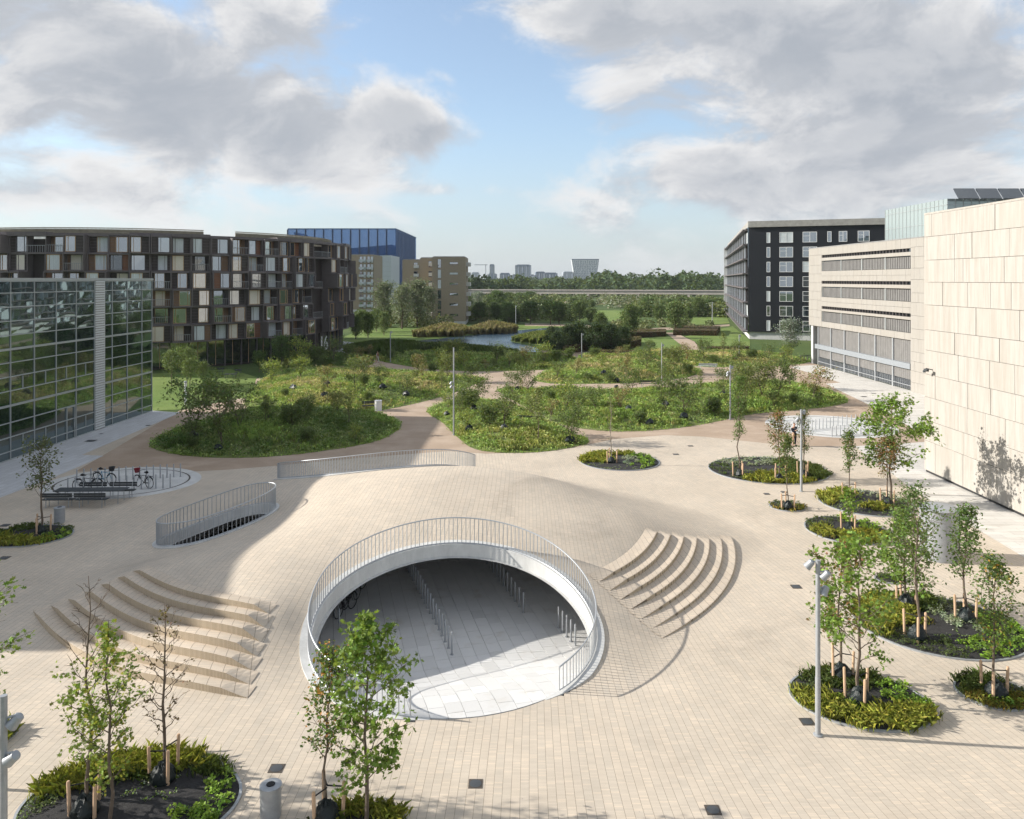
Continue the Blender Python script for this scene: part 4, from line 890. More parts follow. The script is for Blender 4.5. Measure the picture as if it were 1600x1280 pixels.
b = MB(); b.add([(xs(917), 2362, 0), (xs(928), 2362, 0), (xs(921), 2366, 38), (xs(917), 2369.9, 0), (xs(928), 2369.9, 0)], [(0, 1, 2), (1, 4, 2), (3, 0, 2), (4, 3, 2)]); b.build('entrance_wedge', 'far_white', fw)
cr = thing('tower_crane', 'thin distant construction crane beside the slender tower', 'crane', (xs(760), 2300, 0)); b = MB(); b.b2((xs(759.6), 2300, 0), (xs(760.5), 2302, 58)); b.build('mast', 'far_grey', cr); b = MB(); b.b2((xs(743), 2300, 56), (xs(763), 2302, 58)); b.build('jib', 'far_grey', cr)

# ------------------------------------------------------------------ planted mounds in the park
BRI = 1.55
GREENS = [(.078, .105, .034), (.10, .13, .042), (.055, .085, .028), (.125, .145, .055)]
OLIVE = [(.15, .165, .05), (.19, .19, .07), (.11, .13, .035)]; STRAW = [(.27, .23, .12), (.23, .21, .09), (.19, .15, .09)]; DARK = [(.035, .065, .018), (.05, .085, .022), (.045, .07, .025)]; LIME = [(.125, .18, .045), (.155, .205, .055), (.095, .145, .035)]
def patch(x, y, s=1.):
    return (np.sin(x*.55*s+1.3*np.sin(y*.37*s)+.7)+np.sin(y*.71*s+1.7*np.sin(x*.29*s)+2.1)+np.sin((x+y)*.33*s+.4))/3
class Mound:
    def __init__(s, pts, h, label, soft=.55, cpx=None):
        s.b = smooth_poly(PX(pts), 5); s.h = h; s.soft = soft
        s.c = G(*cpx) if cpx else sum(s.b, Vector())/len(s.b)
        R = 10; n = len(s.b); V = [(s.c.x, s.c.y, s.z(1.))]; Fc = []
        for j in range(1, R+1):
            t = j/R
            for p in s.b: V.append((s.c.x+(p.x-s.c.x)*t, s.c.y+(p.y-s.c.y)*t, s.z(1-t)))
        for k in range(n): Fc.append((0, 1+k, 1+(k+1) % n))
        for j in range(R-1):
            for k in range(n): a = 1+j*n; Fc.append((a+k, a+n+k, a+n+(k+1) % n, a+(k+1) % n))
        m = MB(); m.v = V; m.f = Fc; s.o = m.build('planted_mound', 'mound_soil', smooth=True); tag(s.o, label, kind='structure')
        bx = np.array([p.x for p in s.b]); by = np.array([p.y for p in s.b]); s.bx, s.by = bx, by
        ax, ay = np.roll(bx, -1), np.roll(by, -1); s.tri = np.abs((bx-s.c.x)*(ay-s.c.y)-(ax-s.c.x)*(by-s.c.y))/2; s.area = s.tri.sum()
    def z(s, q):
        q = np.clip(np.asarray(q, float)/s.soft, 0, 1); r = .02+s.h*q*q*(3-2*q); return r if r.ndim else float(r)
    def sample(s, rng, n):
        k = rng.choice(len(s.tri), n, p=s.tri/s.area); t = np.sqrt(rng.random(n)); u = rng.random(n); k2 = (k+1) % len(s.tri)
        px = s.bx[k]*(1-u)+s.bx[k2]*u; py = s.by[k]*(1-u)+s.by[k2]*u
        return s.c.x+(px-s.c.x)*t, s.c.y+(py-s.c.y)*t, s.z(1-t), 1-t
    def at(s, px, py):
        """the point of the mound's surface seen at a photo pixel"""
        z = 0.
        for _ in range(14):
            p = G(px, py, z); d = Vector((p.x-s.c.x, p.y-s.c.y)); a = math.atan2(d.y, d.x); L = d.length
            ang_ = np.arctan2(s.by-s.c.y, s.bx-s.c.x); i = np.argmin(np.abs(np.angle(np.exp(1j*(ang_-a))))); Rb = math.hypot(s.bx[i]-s.c.x, s.by[i]-s.c.y)
            z = .5*z+.5*s.z(max(0, 1-L/Rb)) if L < Rb else z*.5
        return G(px, py, z)
    def cover(s, rng, dens, label, mix, hgt=.42, fine=1.):
        n = int(s.area*dens); X, Y, Z, Q = s.sample(rng, n); pv = patch(X, Y)+rng.normal(0, .28, n); edge = Q < .045
        cols = np.empty((n, 3)); sel = [pv < -.35, (pv >= -.35) & (pv < .15), (pv >= .15) & (pv < .5), pv >= .5]
        for m_, p_ in zip(sel, mix): cols[m_] = pal(rng, int(m_.sum()), p_)
        cols[edge] = pal(rng, int(edge.sum()), LIME, .1)
        p2 = patch(X+40, Y-13, 2.3); hh = hgt*(.75+.55*np.clip(pv, -.6, 1.)+.9*np.clip(p2-.15, 0, 1))*np.where(edge, .35, 1); cols *= (1-.35*np.clip(p2-.3, 0, 1))[:, None]
        k = 6; P = np.repeat(np.stack([X, Y, Z], 1), k, 0)+rng.normal(0, .12, (n*k, 3))*np.array([1, 1, 0]); C = np.repeat(cols, k, 0)*rng.uniform(.8, 1.2, (n*k, 1))
        V1, F1, C1 = blades(P, np.repeat(hh, k), .035*fine, .55, rng, C)
        o = link('mound_grass', fast_mesh('mound_grass', V1, F1, C1), 'grass_blade'); tag(o, 'mixed grasses and herbs covering the '+label, 'grass', kind='stuff')
        m2 = rng.random(n) < .5; n2 = int(m2.sum()); k = 5
        P = np.repeat(np.stack([X, Y, Z], 1)[m2], k, 0)+rng.normal(0, .16, (n2*k, 3))*np.array([1, 1, .6])+np.array([0, 0, .16]); P[:, 2] += np.repeat(hh[m2], k)*.35*rng.random(n2*k)
        V2, F2, C2 = leaves(P, .17*fine, rng, T_RHOMB, .6, np.repeat(cols[m2]*.92, k, 0))
        o = link('mound_herbs', fast_mesh('mound_herbs', V2, F2, C2), 'leaf_far'); tag(o, 'leafy low herbs growing on the '+label, 'herbs', kind='stuff')
rng = np.random.default_rng(7)
M1 = Mound([(233, 696), (262, 708), (330, 715.5), (420, 714), (520, 703), (590, 689), (623, 671), (624, 660), (590, 647), (520, 640), (440, 640), (370, 645), (290, 665), (250, 682)], .9, 'rounded planted mound in shade in front of the glass building')
M2 = Mound([(392, 640), (470, 648), (540, 652), (571, 645.5), (620, 637), (665, 627), (700, 617), (742, 601), (757, 592), (735, 588), (690, 584), (620, 580), (540, 577), (470, 576), (430, 580), (398, 602), (384, 622)], 1.0, 'large sunlit meadow mound left of the winding path')
M3 = Mound([(667, 640), (692, 661), (715, 684), (742, 702), (790, 708), (850, 706), (900, 698), (921, 689), (892, 675), (845, 652), (806, 634), (770, 626), (715, 625)], .6, 'small planted mound between two gravel paths')
M4 = Mound([(777, 609), (800, 625), (845, 648), (880, 664), (935, 673), (1000, 674), (1060, 669), (1110, 661), (1180, 647), (1260, 640), (1310, 633), (1325, 626), (1305, 613), (1270, 602), (1200, 594), (1130, 603), (1060, 609), (980, 614), (900, 614), (850, 611), (806, 608)], .75, 'wide shrub mound in the middle of the park', cpx=(1030, 628))
M6 = Mound([(836, 595), (870, 600), (930, 600), (1000, 598), (1060, 592), (1092, 584), (1088, 576), (1040, 566), (980, 560), (920, 560), (870, 572), (840, 588)], .8, 'shrub mound behind the middle one')
M7 = Mound([(560, 556), (640, 573), (720, 580), (790, 580), (860, 577), (905, 567), (890, 558), (820, 553), (730, 553), (640, 551), (590, 549)], .5, 'low mound on the near shore of the pond')
M8 = Mound([(905, 560), (960, 562), (1040, 566), (1085, 572), (1130, 574), (1240, 570), (1262, 562), (1180, 550), (1080, 550), (980, 551), (920, 553)], .5, 'low mound of shrubs in front of the hedges')
M9 = Mound([(430, 575), (500, 580), (560, 575), (585, 566), (560, 560), (500, 556), (440, 560)], .9, 'dark mound of shrubs below the ring building')
MNAME = {M1: 'shaded mound', M2: 'meadow mound', M3: 'small mound', M4: 'middle mound', M6: 'rear mound', M7: 'pond mound', M8: 'hedge side mound', M9: 'mound below the dark ring'}
_PAL = [GREENS, OLIVE, STRAW, DARK, LIME]
GREENS, OLIVE, STRAW, DARK, LIME = [[tuple(min(q*1.7, .5) for q in c) for c in P_] for P_ in _PAL]
M1.cover(rng, 15, 'shaded mound in front of the glass building', (DARK, GREENS, GREENS, LIME), .28); M2.cover(rng, 10, 'sunlit meadow mound', (GREENS, LIME, OLIVE, STRAW), .26); M3.cover(rng, 13, 'small mound between the paths', (GREENS, LIME, OLIVE, OLIVE), .26)
M4.cover(rng, 10, 'wide middle mound', (GREENS, LIME, OLIVE, LIME), .28); M6.cover(rng, 9, 'mound behind the middle one', (LIME, OLIVE, GREENS, STRAW), .3, 1.2); M7.cover(rng, 8, 'mound on the pond shore', (GREENS, LIME, GREENS, OLIVE), .35, 1.2); M8.cover(rng, 7, 'mound in front of the hedges', (GREENS, OLIVE, LIME, STRAW), .4, 1.3); M9.cover(rng, 9, 'mound below the ring building', (DARK, DARK, GREENS, OLIVE), .5, 1.4)

GREENS, OLIVE, STRAW, DARK, LIME = _PAL
# ------------------------------------------------------------------ trees and shrubs
def skeleton(rng, h, spread, n_br, h0, up, trunk_r, wob=.03, sub=4, stems=1, lift=.35, top_thin=False):
    """trunk + limbs + twigs; returns a mesh builder, twig sample points"""
    mb = MB(); tips = []
    for s_ in range(stems):
        a_s = rng.uniform(0, 6.28); lean = (.0 if stems == 1 else rng.uniform(.15, .42)); hs_ = h*(1 if stems == 1 else rng.uniform(.75, 1.))
        pts = []
        for k in range(8):
            t = k/7; pts.append(Vector((lean*hs_*t**1.2*math.cos(a_s)+rng.normal(0, wob)*h*.3*(t > 0), lean*hs_*t**1.2*math.sin(a_s)+rng.normal(0, wob)*h*.3*(t > 0), hs_*t)))
        mb.tube(pts, [max(trunk_r*(1-.85*k/7), .006)*(1 if stems == 1 else .6) for k in range(8)], 6)
        nb = max(2, n_br//stems)
        for i in range(nb):
            t = h0+(1-h0)*((i+rng.random()*.7)/nb)*.96; j = min(int(t*7), 6); p0 = pts[j].lerp(pts[j+1], t*7-j); a = i*2.4+rng.uniform(-.5, .5)
            prof = math.sin(math.pi*min(1, max(.06, ((t-h0)/(1-h0))*.80+.20)))**.8
            L = spread*prof*rng.uniform(.65, 1.15); q = []; e = up+lift*rng.random(); d = Vector((math.cos(a)*math.cos(e), math.sin(a)*math.cos(e), math.sin(e)))
            for k in range(5):
                u = k/4; q.append(p0+d*(L*u)+Vector((0, 0, L*.18*u*u))+Vector(rng.normal(0, .035*L, 3))*(k > 0))
            mb.tube(q, [max(trunk_r*.38*(1-.8*k/4)*(1-t*.5), .004) for k in range(5)], 4, False)
            for m in range(sub):
                u = rng.uniform(.3, 1.); k = min(int(u*4), 3); p1 = q[k].lerp(q[k+1], u*4-k); d2 = (d+Vector(rng.normal(0, .75, 3))).normalized(); L2 = L*rng.uniform(.25, .5); p2 = p1+d2*L2
                mb.tube([p1, p1.lerp(p2, .5)+Vector((0, 0, .03*L2)), p2], [.008 if h < 8 else .02, .006, .004], 3, False)
                for w__ in range(6): tips.append(p1.lerp(p2, .25+.75*rng.random()))
            for w__ in range(4): tips.append(q[2].lerp(q[4], rng.random()))
        for w__ in range(8): tips.append(pts[-1].lerp(pts[-2], rng.random()))
    return mb, np.array([tuple(t) for t in tips])
def crown_leaves(rng, tips, n, size, jit, cols, tmpl, up=.35, keep=None):
    if keep is not None: tips = tips[keep(tips)]
    i = rng.integers(0, len(tips), n); P = tips[i]+rng.normal(0, jit, (n, 3))
    return leaves(P, size, rng, tmpl, up, cols)
def make_tree(name, rng, h, spread, n_br, h0, up, tr, n_leaf, lsize, jit, cols, tmpl=T_RHOMB, w_=None, bark='bark', sub=4, stems=1, keep=None, bunch=None, parent_loc=(0, 0, 0), leafm='leaf', wob=.03):
    root = bpy.data.objects.new(name, None); COL.objects.link(root); root.location = parent_loc; root.empty_display_size = .2; ORG[root.name] = Vector((0, 0, 0))
    mb, tips = skeleton(rng, h, spread, n_br, h0, up, tr, wob, sub, stems)
    mb.build('trunk', bark, root, smooth=True)
    c = pal(rng, n_leaf, cols, .2, w_)
    if bunch is not None:
        tips = tips[rng.permutation(len(tips))[:bunch]]
    V, Fc, C = crown_leaves(rng, tips, n_leaf, lsize, jit, c, tmpl, .35, keep)
    link('crown', fast_mesh('crown', V, Fc, C), leafm, root)
    return root
def tree_h(base, py_top, extra=0): return (base.y/F)*(437-py_top)+H-base.z if False else H-base.z-(py_top-437)*base.y/F
MAPLE = [(.085, .15, .022), (.12, .195, .03), (.058, .105, .018), (.15, .215, .04)]; DKG = [(.045, .085, .024), (.06, .11, .03), (.035, .065, .02), (.085, .12, .04)]; REDDISH = [(.17, .075, .035), (.20, .11, .04), (.10, .10, .03), (.13, .06, .03)]; BROWN = [(.07, .035, .02), (.10, .05, .028), (.05, .028, .018)]
AUT = [(.07, .11, .03), (.09, .13, .035), (.33, .17, .03), (.22, .2, .04)]
PT = [  # photo pixel of the trunk's foot, pixel row of the top, and the look
    (65, 835, 690, 'slim', 'slim young tree with sparse grey green leaves in the shaded bed on the left'),
    (137, 1275, 905, 'baretop', 'young maple with a bare twiggy top in the lower left bed'),
    (171, 1290, 972, 'maple_thin', 'young yellow green maple rising beside the bare topped one'),
    (258, 1222, 948, 'dead', 'young tree with shrivelled brown leaves in the lower left bed'),
    (511, 1284, 1015, 'slimcol', 'narrow young tree with orange tinged dense crown at the bottom edge'),
    (573, 1292, 972, 'maple', 'tall leafy maple in front of the round opening'),
    (1312, 1062, 850, 'mapred', 'maple with reddish leaf tips behind the near right lamp post'),
    (1342, 1100, 838, 'maple_low', 'taller open maple in the lower right round bed'),
    (1413, 950, 805, 'maple', 'bushy maple at the rear of the large right bed'),
    (1431, 1000, 765, 'talldark', 'tall dark leaved tree in the middle of the large right bed'),
    (1508, 972, 797, 'oval', 'slim oval tree at the right end of the large bed'),
    (1553, 1090, 872, 'ovalaut', 'oval tree with yellow flecks in the small bed at lower right'),
    (1155, 745, 588, 'oval', 'tall bright green tree at the left of the far oval bed'),
    (1217, 752, 648, 'red', 'rust tinged young tree in the far oval bed'),
    (1256, 746, 642, 'slimcol', 'slim green tree behind the far lamp post'),
    (1230, 796, 682, 'slimoval', 'small narrow tree in the tiny round bed'),
    (1327, 782, 676, 'slimoval', 'slender twin stemmed tree in the middle right bed'),
    (1386, 790, 688, 'red', 'dense rust coloured tree in the middle right bed'),
    (1392, 785, 622, 'maple_wide', 'wide bright maple spreading in front of the travertine wall'),
    (1327, 830, 770, 'sapling', 'short sapling in the yellow sedge bed'),
    (955, 725, 618, 'twig', 'almost leafless thin sapling in the round bed behind the dome'),
]
rt_ = np.random.default_rng(31); PTREES = []
for (px, py, top, kind, label) in PT:
    b = G(px, py); b.z = .05; h = H-(top-437)*b.y/F; s = h/6.
    if kind == 'maple': o = make_tree('maple_tree', rt_, h, 1.25*s**.5, 26, .17, .35, .055, 2100, .135, .115, MAPLE, T_MAPLE, sub=5, bunch=230, parent_loc=b)
    elif kind == 'maple_low': o = make_tree('maple_tree', rt_, h, 1.35, 24, .22, .30, .055, 1700, .118, .115, MAPLE, T_MAPLE, sub=5, bunch=190, parent_loc=b)
    elif kind == 'maple_wide': o = make_tree('maple_tree', rt_, h, 2.3, 20, .25, .25, .07, 2300, .19, .20, MAPLE, T_MAPLE, sub=5, bunch=120, parent_loc=b)
    elif kind == 'maple_thin': o = make_tree('maple_tree', rt_, h, .75, 26, .14, .5, .05, 1050, .10, .095, [(.12, .19, .025), (.17, .23, .04), (.09, .14, .02), (.28, .26, .04)], T_MAPLE, sub=4, bunch=150, parent_loc=b)
    elif kind == 'mapred': o = make_tree('maple_tree', rt_, h, 1.0, 22, .28, .45, .045, 1500, .125, .115, MAPLE+[(.20, .09, .05), (.16, .10, .04)], T_MAPLE, sub=5, bunch=150, parent_loc=b)
    elif kind == 'baretop': o = make_tree('maple_tree', rt_, h, .95, 30, .20, .62, .05, 900, .10, .10, [(.12, .18, .025), (.17, .22, .04), (.09, .13, .02)], T_MAPLE, sub=4, keep=lambda t: t[:, 2] < t[:, 2].max()*.62, parent_loc=b)
    elif kind == 'dead': o = make_tree('young_tree', rt_, h, .85, 26, .25, .55, .05, 330, .085, .035, BROWN, T_RHOMB, sub=4, parent_loc=b)
    elif kind == 'slim': o = make_tree('young_tree', rt_, h, 1.1, 24, .38, .5, .06, 900, .15, .14, [(.07, .085, .04), (.09, .10, .05), (.05, .06, .03)], T_RHOMB, sub=4, parent_loc=b)
    elif kind == 'slimcol': o = make_tree('young_tree', rt_, h, .72, 26, .32, .75, .04, 1400, .10, .10, DKG+[(.085, .15, .03), (.10, .16, .03), (.30, .14, .03)], T_RHOMB, sub=5, parent_loc=b)
    elif kind == 'slimoval': o = make_tree('young_tree', rt_, h, .62, 22, .38, .9, .035, 1100, .13, .10, DKG+[(.07, .12, .03), (.16, .12, .04)], T_RHOMB, sub=5, parent_loc=b, stems=1)
    elif kind == 'oval': o = make_tree('young_tree', rt_, h, .85, 26, .34, .85, .05, 1700, .12, .12, DKG+[(.085, .15, .03), (.075, .13, .03)], T_RHOMB, sub=5, parent_loc=b)
    elif kind == 'ovalaut': o = make_tree('young_tree', rt_, h, .88, 26, .30, .75, .05, 1700, .11, .12, DKG+AUT, T_RHOMB, w_=[.2, .2, .15, .1, .12, .12, .04, .07], sub=5, parent_loc=b)
    elif kind == 'talldark': o = make_tree('young_tree', rt_, h, 1.25, 30, .30, .6, .055, 1900, .11, .12, DKG+[(.08, .13, .035)], T_RHOMB, sub=5, parent_loc=b)
    elif kind == 'red': o = make_tree('young_tree', rt_, h, .95, 24, .36, .7, .045, 1300, .14, .13, REDDISH+[(.07, .11, .03), (.06, .09, .03)], T_RHOMB, sub=5, parent_loc=b)
    elif kind == 'sapling': o = make_tree('young_tree', rt_, h, .6, 12, .3, .6, .03, 420, .14, .1, MAPLE, T_MAPLE, sub=4, parent_loc=b)
    else: o = make_tree('young_tree', rt_, h, .55, 18, .3, .95, .04, 90, .09, .05, [(.16, .17, .06), (.12, .13, .05)], T_RHOMB, bark='bark_pale', sub=3, parent_loc=b)
    tag(o, label, 'tree', 'young trees planted on the plaza'); o.rotation_euler = (0, 0, rt_.uniform(0, 6)); PTREES.append((o, b, label, px, py, kind))
# branches of a tree that stands just outside the left edge
o = make_tree('maple_tree', rt_, 6.4, 1.45, 28, .2, .3, .06, 2000, .13, .12, MAPLE, T_MAPLE, sub=5, bunch=210, parent_loc=(-14.15, 19.4, .03)); tag(o, 'maple at the left edge with only its branch ends in view', 'tree', 'young trees planted on the plaza')

# --- shrubs of the park: a few kinds, each plant a copy
def proto(f): o = f(); return o
rs2 = np.random.default_rng(77)
KIND = {
 'airy': ('airy multi stemmed green shrub', lambda: make_tree('shrub', rs2, 3.4, 1.7, 26, .2, .5, .045, 1100, .20, .2, GREENS+DKG, sub=4, stems=5)),
 'airy_b': ('open dark green shrub', lambda: make_tree('shrub', rs2, 3.2, 1.6, 24, .15, .45, .045, 1200, .18, .22, DKG+GREENS, sub=4, stems=4)),
 'yellow': ('yellow green loose shrub', lambda: make_tree('shrub', rs2, 3.0, 1.5, 24, .1, .55, .04, 1000, .20, .2, LIME+[(.26, .27, .05), (.22, .26, .06)], sub=4, stems=5)),
 'russet': ('russet and olive small shrub', lambda: make_tree('shrub', rs2, 2.6, 1.3, 22, .15, .5, .04, 800, .17, .18, REDDISH+OLIVE+STRAW, sub=4, stems=4)),
 'sapling': ('thin upright young tree', lambda: make_tree('young_tree', rs2, 3.6, .8, 20, .25, .8, .04, 650, .16, .13, GREENS+OLIVE, sub=4)),
 'dense': ('dense rounded green bush', lambda: make_tree('shrub', rs2, 2.3, 1.7, 30, .05, .45, .05, 2100, .24, .28, GREENS+DKG, sub=5, stems=5)),
 'big': ('broad bushy young tree', lambda: make_tree('young_tree', rs2, 4.6, 2.2, 34, .18, .45, .07, 2400, .24, .28, GREENS+OLIVE, sub=5, stems=4)),
}
PROTO = {}
def plant(kind, loc, h, phrase, cat, group, src=KIND, rz=None):
    ph, f = src[kind]
    if kind not in PROTO:
        o = f(); PROTO[kind] = (o, o.children[0].data, max(v.co.z for v in o.children[0].data.vertices))
    else:
        o = copy_tree(PROTO[kind][0])
    k = h/PROTO[kind][2]; o.location = loc; o.scale = (k*rs2.uniform(.85, 1.15), k*rs2.uniform(.85, 1.15), k); o.rotation_euler = (0, 0, rs2.uniform(0, 6.28))
    return qlabel(o, phrase, cat, group)
SH = [(M1, [(303, 678, 'airy_b', 5.2), (347, 695, 'airy', 5.6), (374, 668, 'airy_b', 3.8), (545, 665, 'sapling', 3.0), (480, 690, 'dense', 1.5), (415, 660, 'sapling', 2.4), (555, 690, 'yellow', 1.6), (300, 700, 'dense', 1.1)]),
      (M2, [(425, 597, 'yellow', 3.2), (470, 588, 'yellow', 2.8), (512, 607, 'russet', 2.6), (555, 606, 'airy', 3.8), (597, 604, 'airy', 2.6), (634, 618, 'airy_b', 2.6), (505, 622, 'sapling', 2.2), (548, 635, 'yellow', 2.6), (445, 620, 'dense', 1.2), (690, 608, 'sapling', 2.4), (480, 640, 'airy_b', 1.8), (575, 625, 'dense', 1.2), (700, 590, 'big', 3.6), (735, 595, 'airy_b', 2.6), (660, 590, 'russet', 1.6)]),
      (M3, [(742, 634, 'airy_b', 3.4), (787, 668, 'airy', 3.6), (841, 688, 'sapling', 4.3), (728, 672, 'yellow', 2.0), (890, 690, 'airy_b', 3.2), (700, 640, 'yellow', 2.0), (755, 650, 'dense', 1.3), (720, 652, 'airy', 2.4)]),
      (M4, [(825, 612, 'airy', 3.8), (800, 618, 'airy', 3.0), (885, 640, 'yellow', 3.2), (905, 655, 'airy', 3.0), (930, 640, 'airy_b', 2.4), (968, 640, 'russet', 2.2), (985, 617, 'airy_b', 3.2), (1040, 640, 'airy', 3.4), (1070, 645, 'airy_b', 3.6), (1045, 605, 'airy_b', 2.8), (1115, 648, 'dense', 2.2), (1000, 662, 'dense', 1.5), (1130, 618, 'airy', 3.2), (1165, 628, 'big', 4.6), (1190, 620, 'big', 4.4), (1215, 622, 'airy_b', 4.0), (1270, 622, 'russet', 3.6), (1235, 605, 'airy', 4.2), (1150, 605, 'airy', 3.4), (1095, 615, 'sapling', 2.6), (860, 625, 'dense', 1.4), (1240, 632, 'dense', 1.5), (950, 660, 'yellow', 1.6), (860, 652, 'russet', 1.8)]),
      (M6, [(900, 585, 'russet', 2.2), (940, 575, 'yellow', 2.4), (975, 585, 'russet', 2.4), (1010, 578, 'airy_b', 3.2), (1055, 580, 'big', 3.8), (1035, 590, 'airy', 2.6), (1075, 585, 'dense', 2.0), (955, 598, 'dense', 1.5), (870, 592, 'airy', 2.6), (920, 595, 'dense', 1.3)]),
      (M7, [(775, 568, 'airy', 3.4), (820, 568, 'russet', 2.8), (850, 566, 'yellow', 3.4), (835, 575, 'airy_b', 2.6), (870, 566, 'dense', 2.6), (705, 572, 'big', 4.6), (725, 575, 'yellow', 3.2), (690, 575, 'yellow', 3.6), (650, 568, 'dense', 2.4), (610, 562, 'dense', 2.2), (760, 578, 'russet', 1.6), (890, 562, 'dense', 2.6), (795, 575, 'airy', 3.0), (575, 556, 'russet', 2.0)]),
      (M8, [(930, 560, 'dense', 2.4), (965, 562, 'russet', 2.2), (1000, 564, 'yellow', 2.4), (1075, 565, 'russet', 3.0), (1100, 562, 'airy', 3.6), (1130, 560, 'sapling', 4.2), (1060, 560, 'yellow', 2.4), (1115, 568, 'dense', 1.8), (1150, 565, 'airy', 3.6), (1175, 562, 'dense', 2.2), (1200, 564, 'airy_b', 3.0), (1228, 566, 'yellow', 2.8), (1040, 558, 'dense', 2.0)]),
      (M9, [(470, 570, 'yellow', 4.4), (495, 566, 'dense', 3.2), (520, 565, 'airy_b', 4.0), (545, 568, 'airy', 3.4), (450, 566, 'airy_b', 4.4), (505, 574, 'dense', 2.4), (560, 565, 'russet', 2.4)])]
rx = random.Random(21)
for mo, n_ in ((M1, 5), (M2, 7), (M3, 3), (M4, 9), (M6, 4), (M7, 4), (M8, 6)):
    X_, Y_, Z_, Q_ = mo.sample(np.random.default_rng(n_+60), n_)
    for i in range(n_):
        if Q_[i] > .08: k_ = rx.choice(('dense', 'airy_b', 'airy', 'russet', 'yellow', 'airy', 'big', 'dense')); plant(k_, (X_[i], Y_[i], Z_[i]), rx.uniform(1.2, 2.9), KIND[k_][0]+' on the '+MNAME[mo], 'shrub', 'shrubs and saplings on the '+MNAME[mo])
for mo, L in SH:
    for (px, py, k, h) in L:
        p = mo.at(px, py); plant(k, p, h, KIND[k][0]+' on the '+MNAME[mo], 'shrub' if KIND[k][0].endswith(('shrub', 'bush')) else 'tree', 'shrubs and saplings on the '+MNAME[mo])
# irrigation sacks of dark plastic at the feet of many shrubs
sk = None
for mo, pts in ((M2, [(458, 609), (507, 621), (512, 603), (556, 611), (598, 608), (635, 619), (557, 664)]), (M3, [(698, 649), (733, 674), (788, 671), (891, 693), (741, 643)]), (M4, [(809, 611), (830, 609), (963, 607), (1040, 634), (1015, 664), (1069, 655), (1130, 620), (983, 643)]), (M6, [(963, 597), (943, 585), (1050, 590)]), (M1, [(341, 703), (303, 682)])):
    for (px, py) in pts:
        p = mo.at(px, py)
        if sk is None:
            b = MB(); rr_ = random.Random(3)
            b.lathe([(.18, 0), (.30, .08), (.33, .2), (.22, .36), (.07, .44)], (0, 0, 0), 9); b.v = [(x*rr_.uniform(.75, 1.25), y*rr_.uniform(.75, 1.25), z*rr_.uniform(.8, 1.2)) for x, y, z in b.v]; o = b.build('watering_sack', 'bag', None, True); sk = o
        else: o = sk.copy(); COL.objects.link(o)
        o.location = p; o.rotation_euler = (0, 0, rs2.uniform(0, 6)); q_ = rs2.uniform(.8, 1.3); o.scale = (q_, q_, q_); qlabel(o, 'black plastic watering sack at a shrub on the '+MNAME[mo], 'sack', 'watering sacks on the mounds')

# --- larger trees of the park and the belt beyond
BK = {
 'lawn_tree': ('', lambda: make_tree('lawn_tree', rs2, 6.5, 2.5, 30, .38, .35, .11, 2600, .30, .32, GREENS+[(.12, .17, .05), (.09, .14, .04)], sub=5, leafm='leaf_far')),
 'oak': ('', lambda: make_tree('broad_tree', rs2, 9, 4.2, 40, .2, .35, .22, 4200, .5, .5, DKG+[(.05, .085, .022)], sub=6, leafm='leaf_far')),
 'oak_b': ('', lambda: make_tree('broad_tree', rs2, 9, 3.6, 40, .12, .45, .22, 4200, .5, .5, GREENS+DKG, sub=6, leafm='leaf_far')),
 'willow': ('', lambda: make_tree('willow_tree', rs2, 14, 4.8, 46, .1, .75, .3, 5200, .5, .6, [(.15, .17, .11), (.12, .145, .085), (.19, .21, .14), (.09, .11, .06)], sub=6, leafm='leaf_far')),
 'conifer': ('', lambda: make_tree('dark_tree', rs2, 9, 3.6, 44, .04, .1, .25, 4600, .5, .5, [(.022, .042, .018), (.03, .055, .02), (.02, .035, .016)], sub=6, leafm='leaf_far')),
 'silver': ('', lambda: make_tree('silver_tree', rs2, 8, 3.0, 34, .25, .45, .16, 3200, .34, .36, [(.16, .19, .15), (.12, .15, .11), (.21, .23, .19)], sub=5, leafm='leaf_far')),
}
def far_tree(kind, px, py, top, phrase, group, wide=1.):
    p = G(px, py); h = H-(top-437)*p.y/F; o = plant(kind, p, h, phrase, 'tree', group, BK); o.scale = (o.scale[0]*wide, o.scale[1]*wide, o.scale[2]); return o
for a in [(268, 604, 540), (297, 610, 553), (317, 607, 560), (292, 600, 536)]: far_tree('lawn_tree', *a, 'young round crowned tree on the lawn beside the dark ring', 'trees on the lawn', .9)
for a in [(405, 582, 545), (440, 575, 520)]: far_tree('oak', *a, 'small dark tree close to the foot of the dark ring', 'trees at the ring building', .8)
for a in [(556, 530, 490), (575, 528, 486), (600, 524, 485), (588, 518, 480), (565, 520, 482)]: far_tree('oak_b', *a, 'green park tree between the dark ring and the pond', 'trees right of the ring', .9)
for a in [(600, 512, 432), (628, 514, 436), (652, 512, 428), (668, 510, 440)]: far_tree('willow', *a, 'tall grey green willow in front of the yellow brick blocks', 'willows by the brick blocks')
for a in [(862, 545, 507), (885, 549, 505), (905, 548, 500), (930, 550, 500), (955, 548, 503), (975, 546, 508), (868, 552, 515)]: far_tree('conifer', *a, 'dark spreading tree in the clump right of the pond', 'dark trees by the pond', 1.15)
for a in [(985, 528, 472), (938, 527, 486)]: far_tree('oak_b', *a, 'large fresh green tree behind the dark clump', 'park trees behind the clump', .9)
for a in [(1055, 520, 468), (1030, 508, 474), (1075, 507, 480), (1000, 500, 478)]: far_tree('oak_b', *a, 'large green tree near the path between the hedges', 'park trees near the hedges', 1.0)
far_tree('silver', 1236, 556, 493, 'silvery leaved tree at the corner of the black block', 'silver tree'); far_tree('silver', 1272, 548, 508, 'small silvery tree half hidden by the limestone building', 'silver tree', .7)
rfar = random.Random(9)
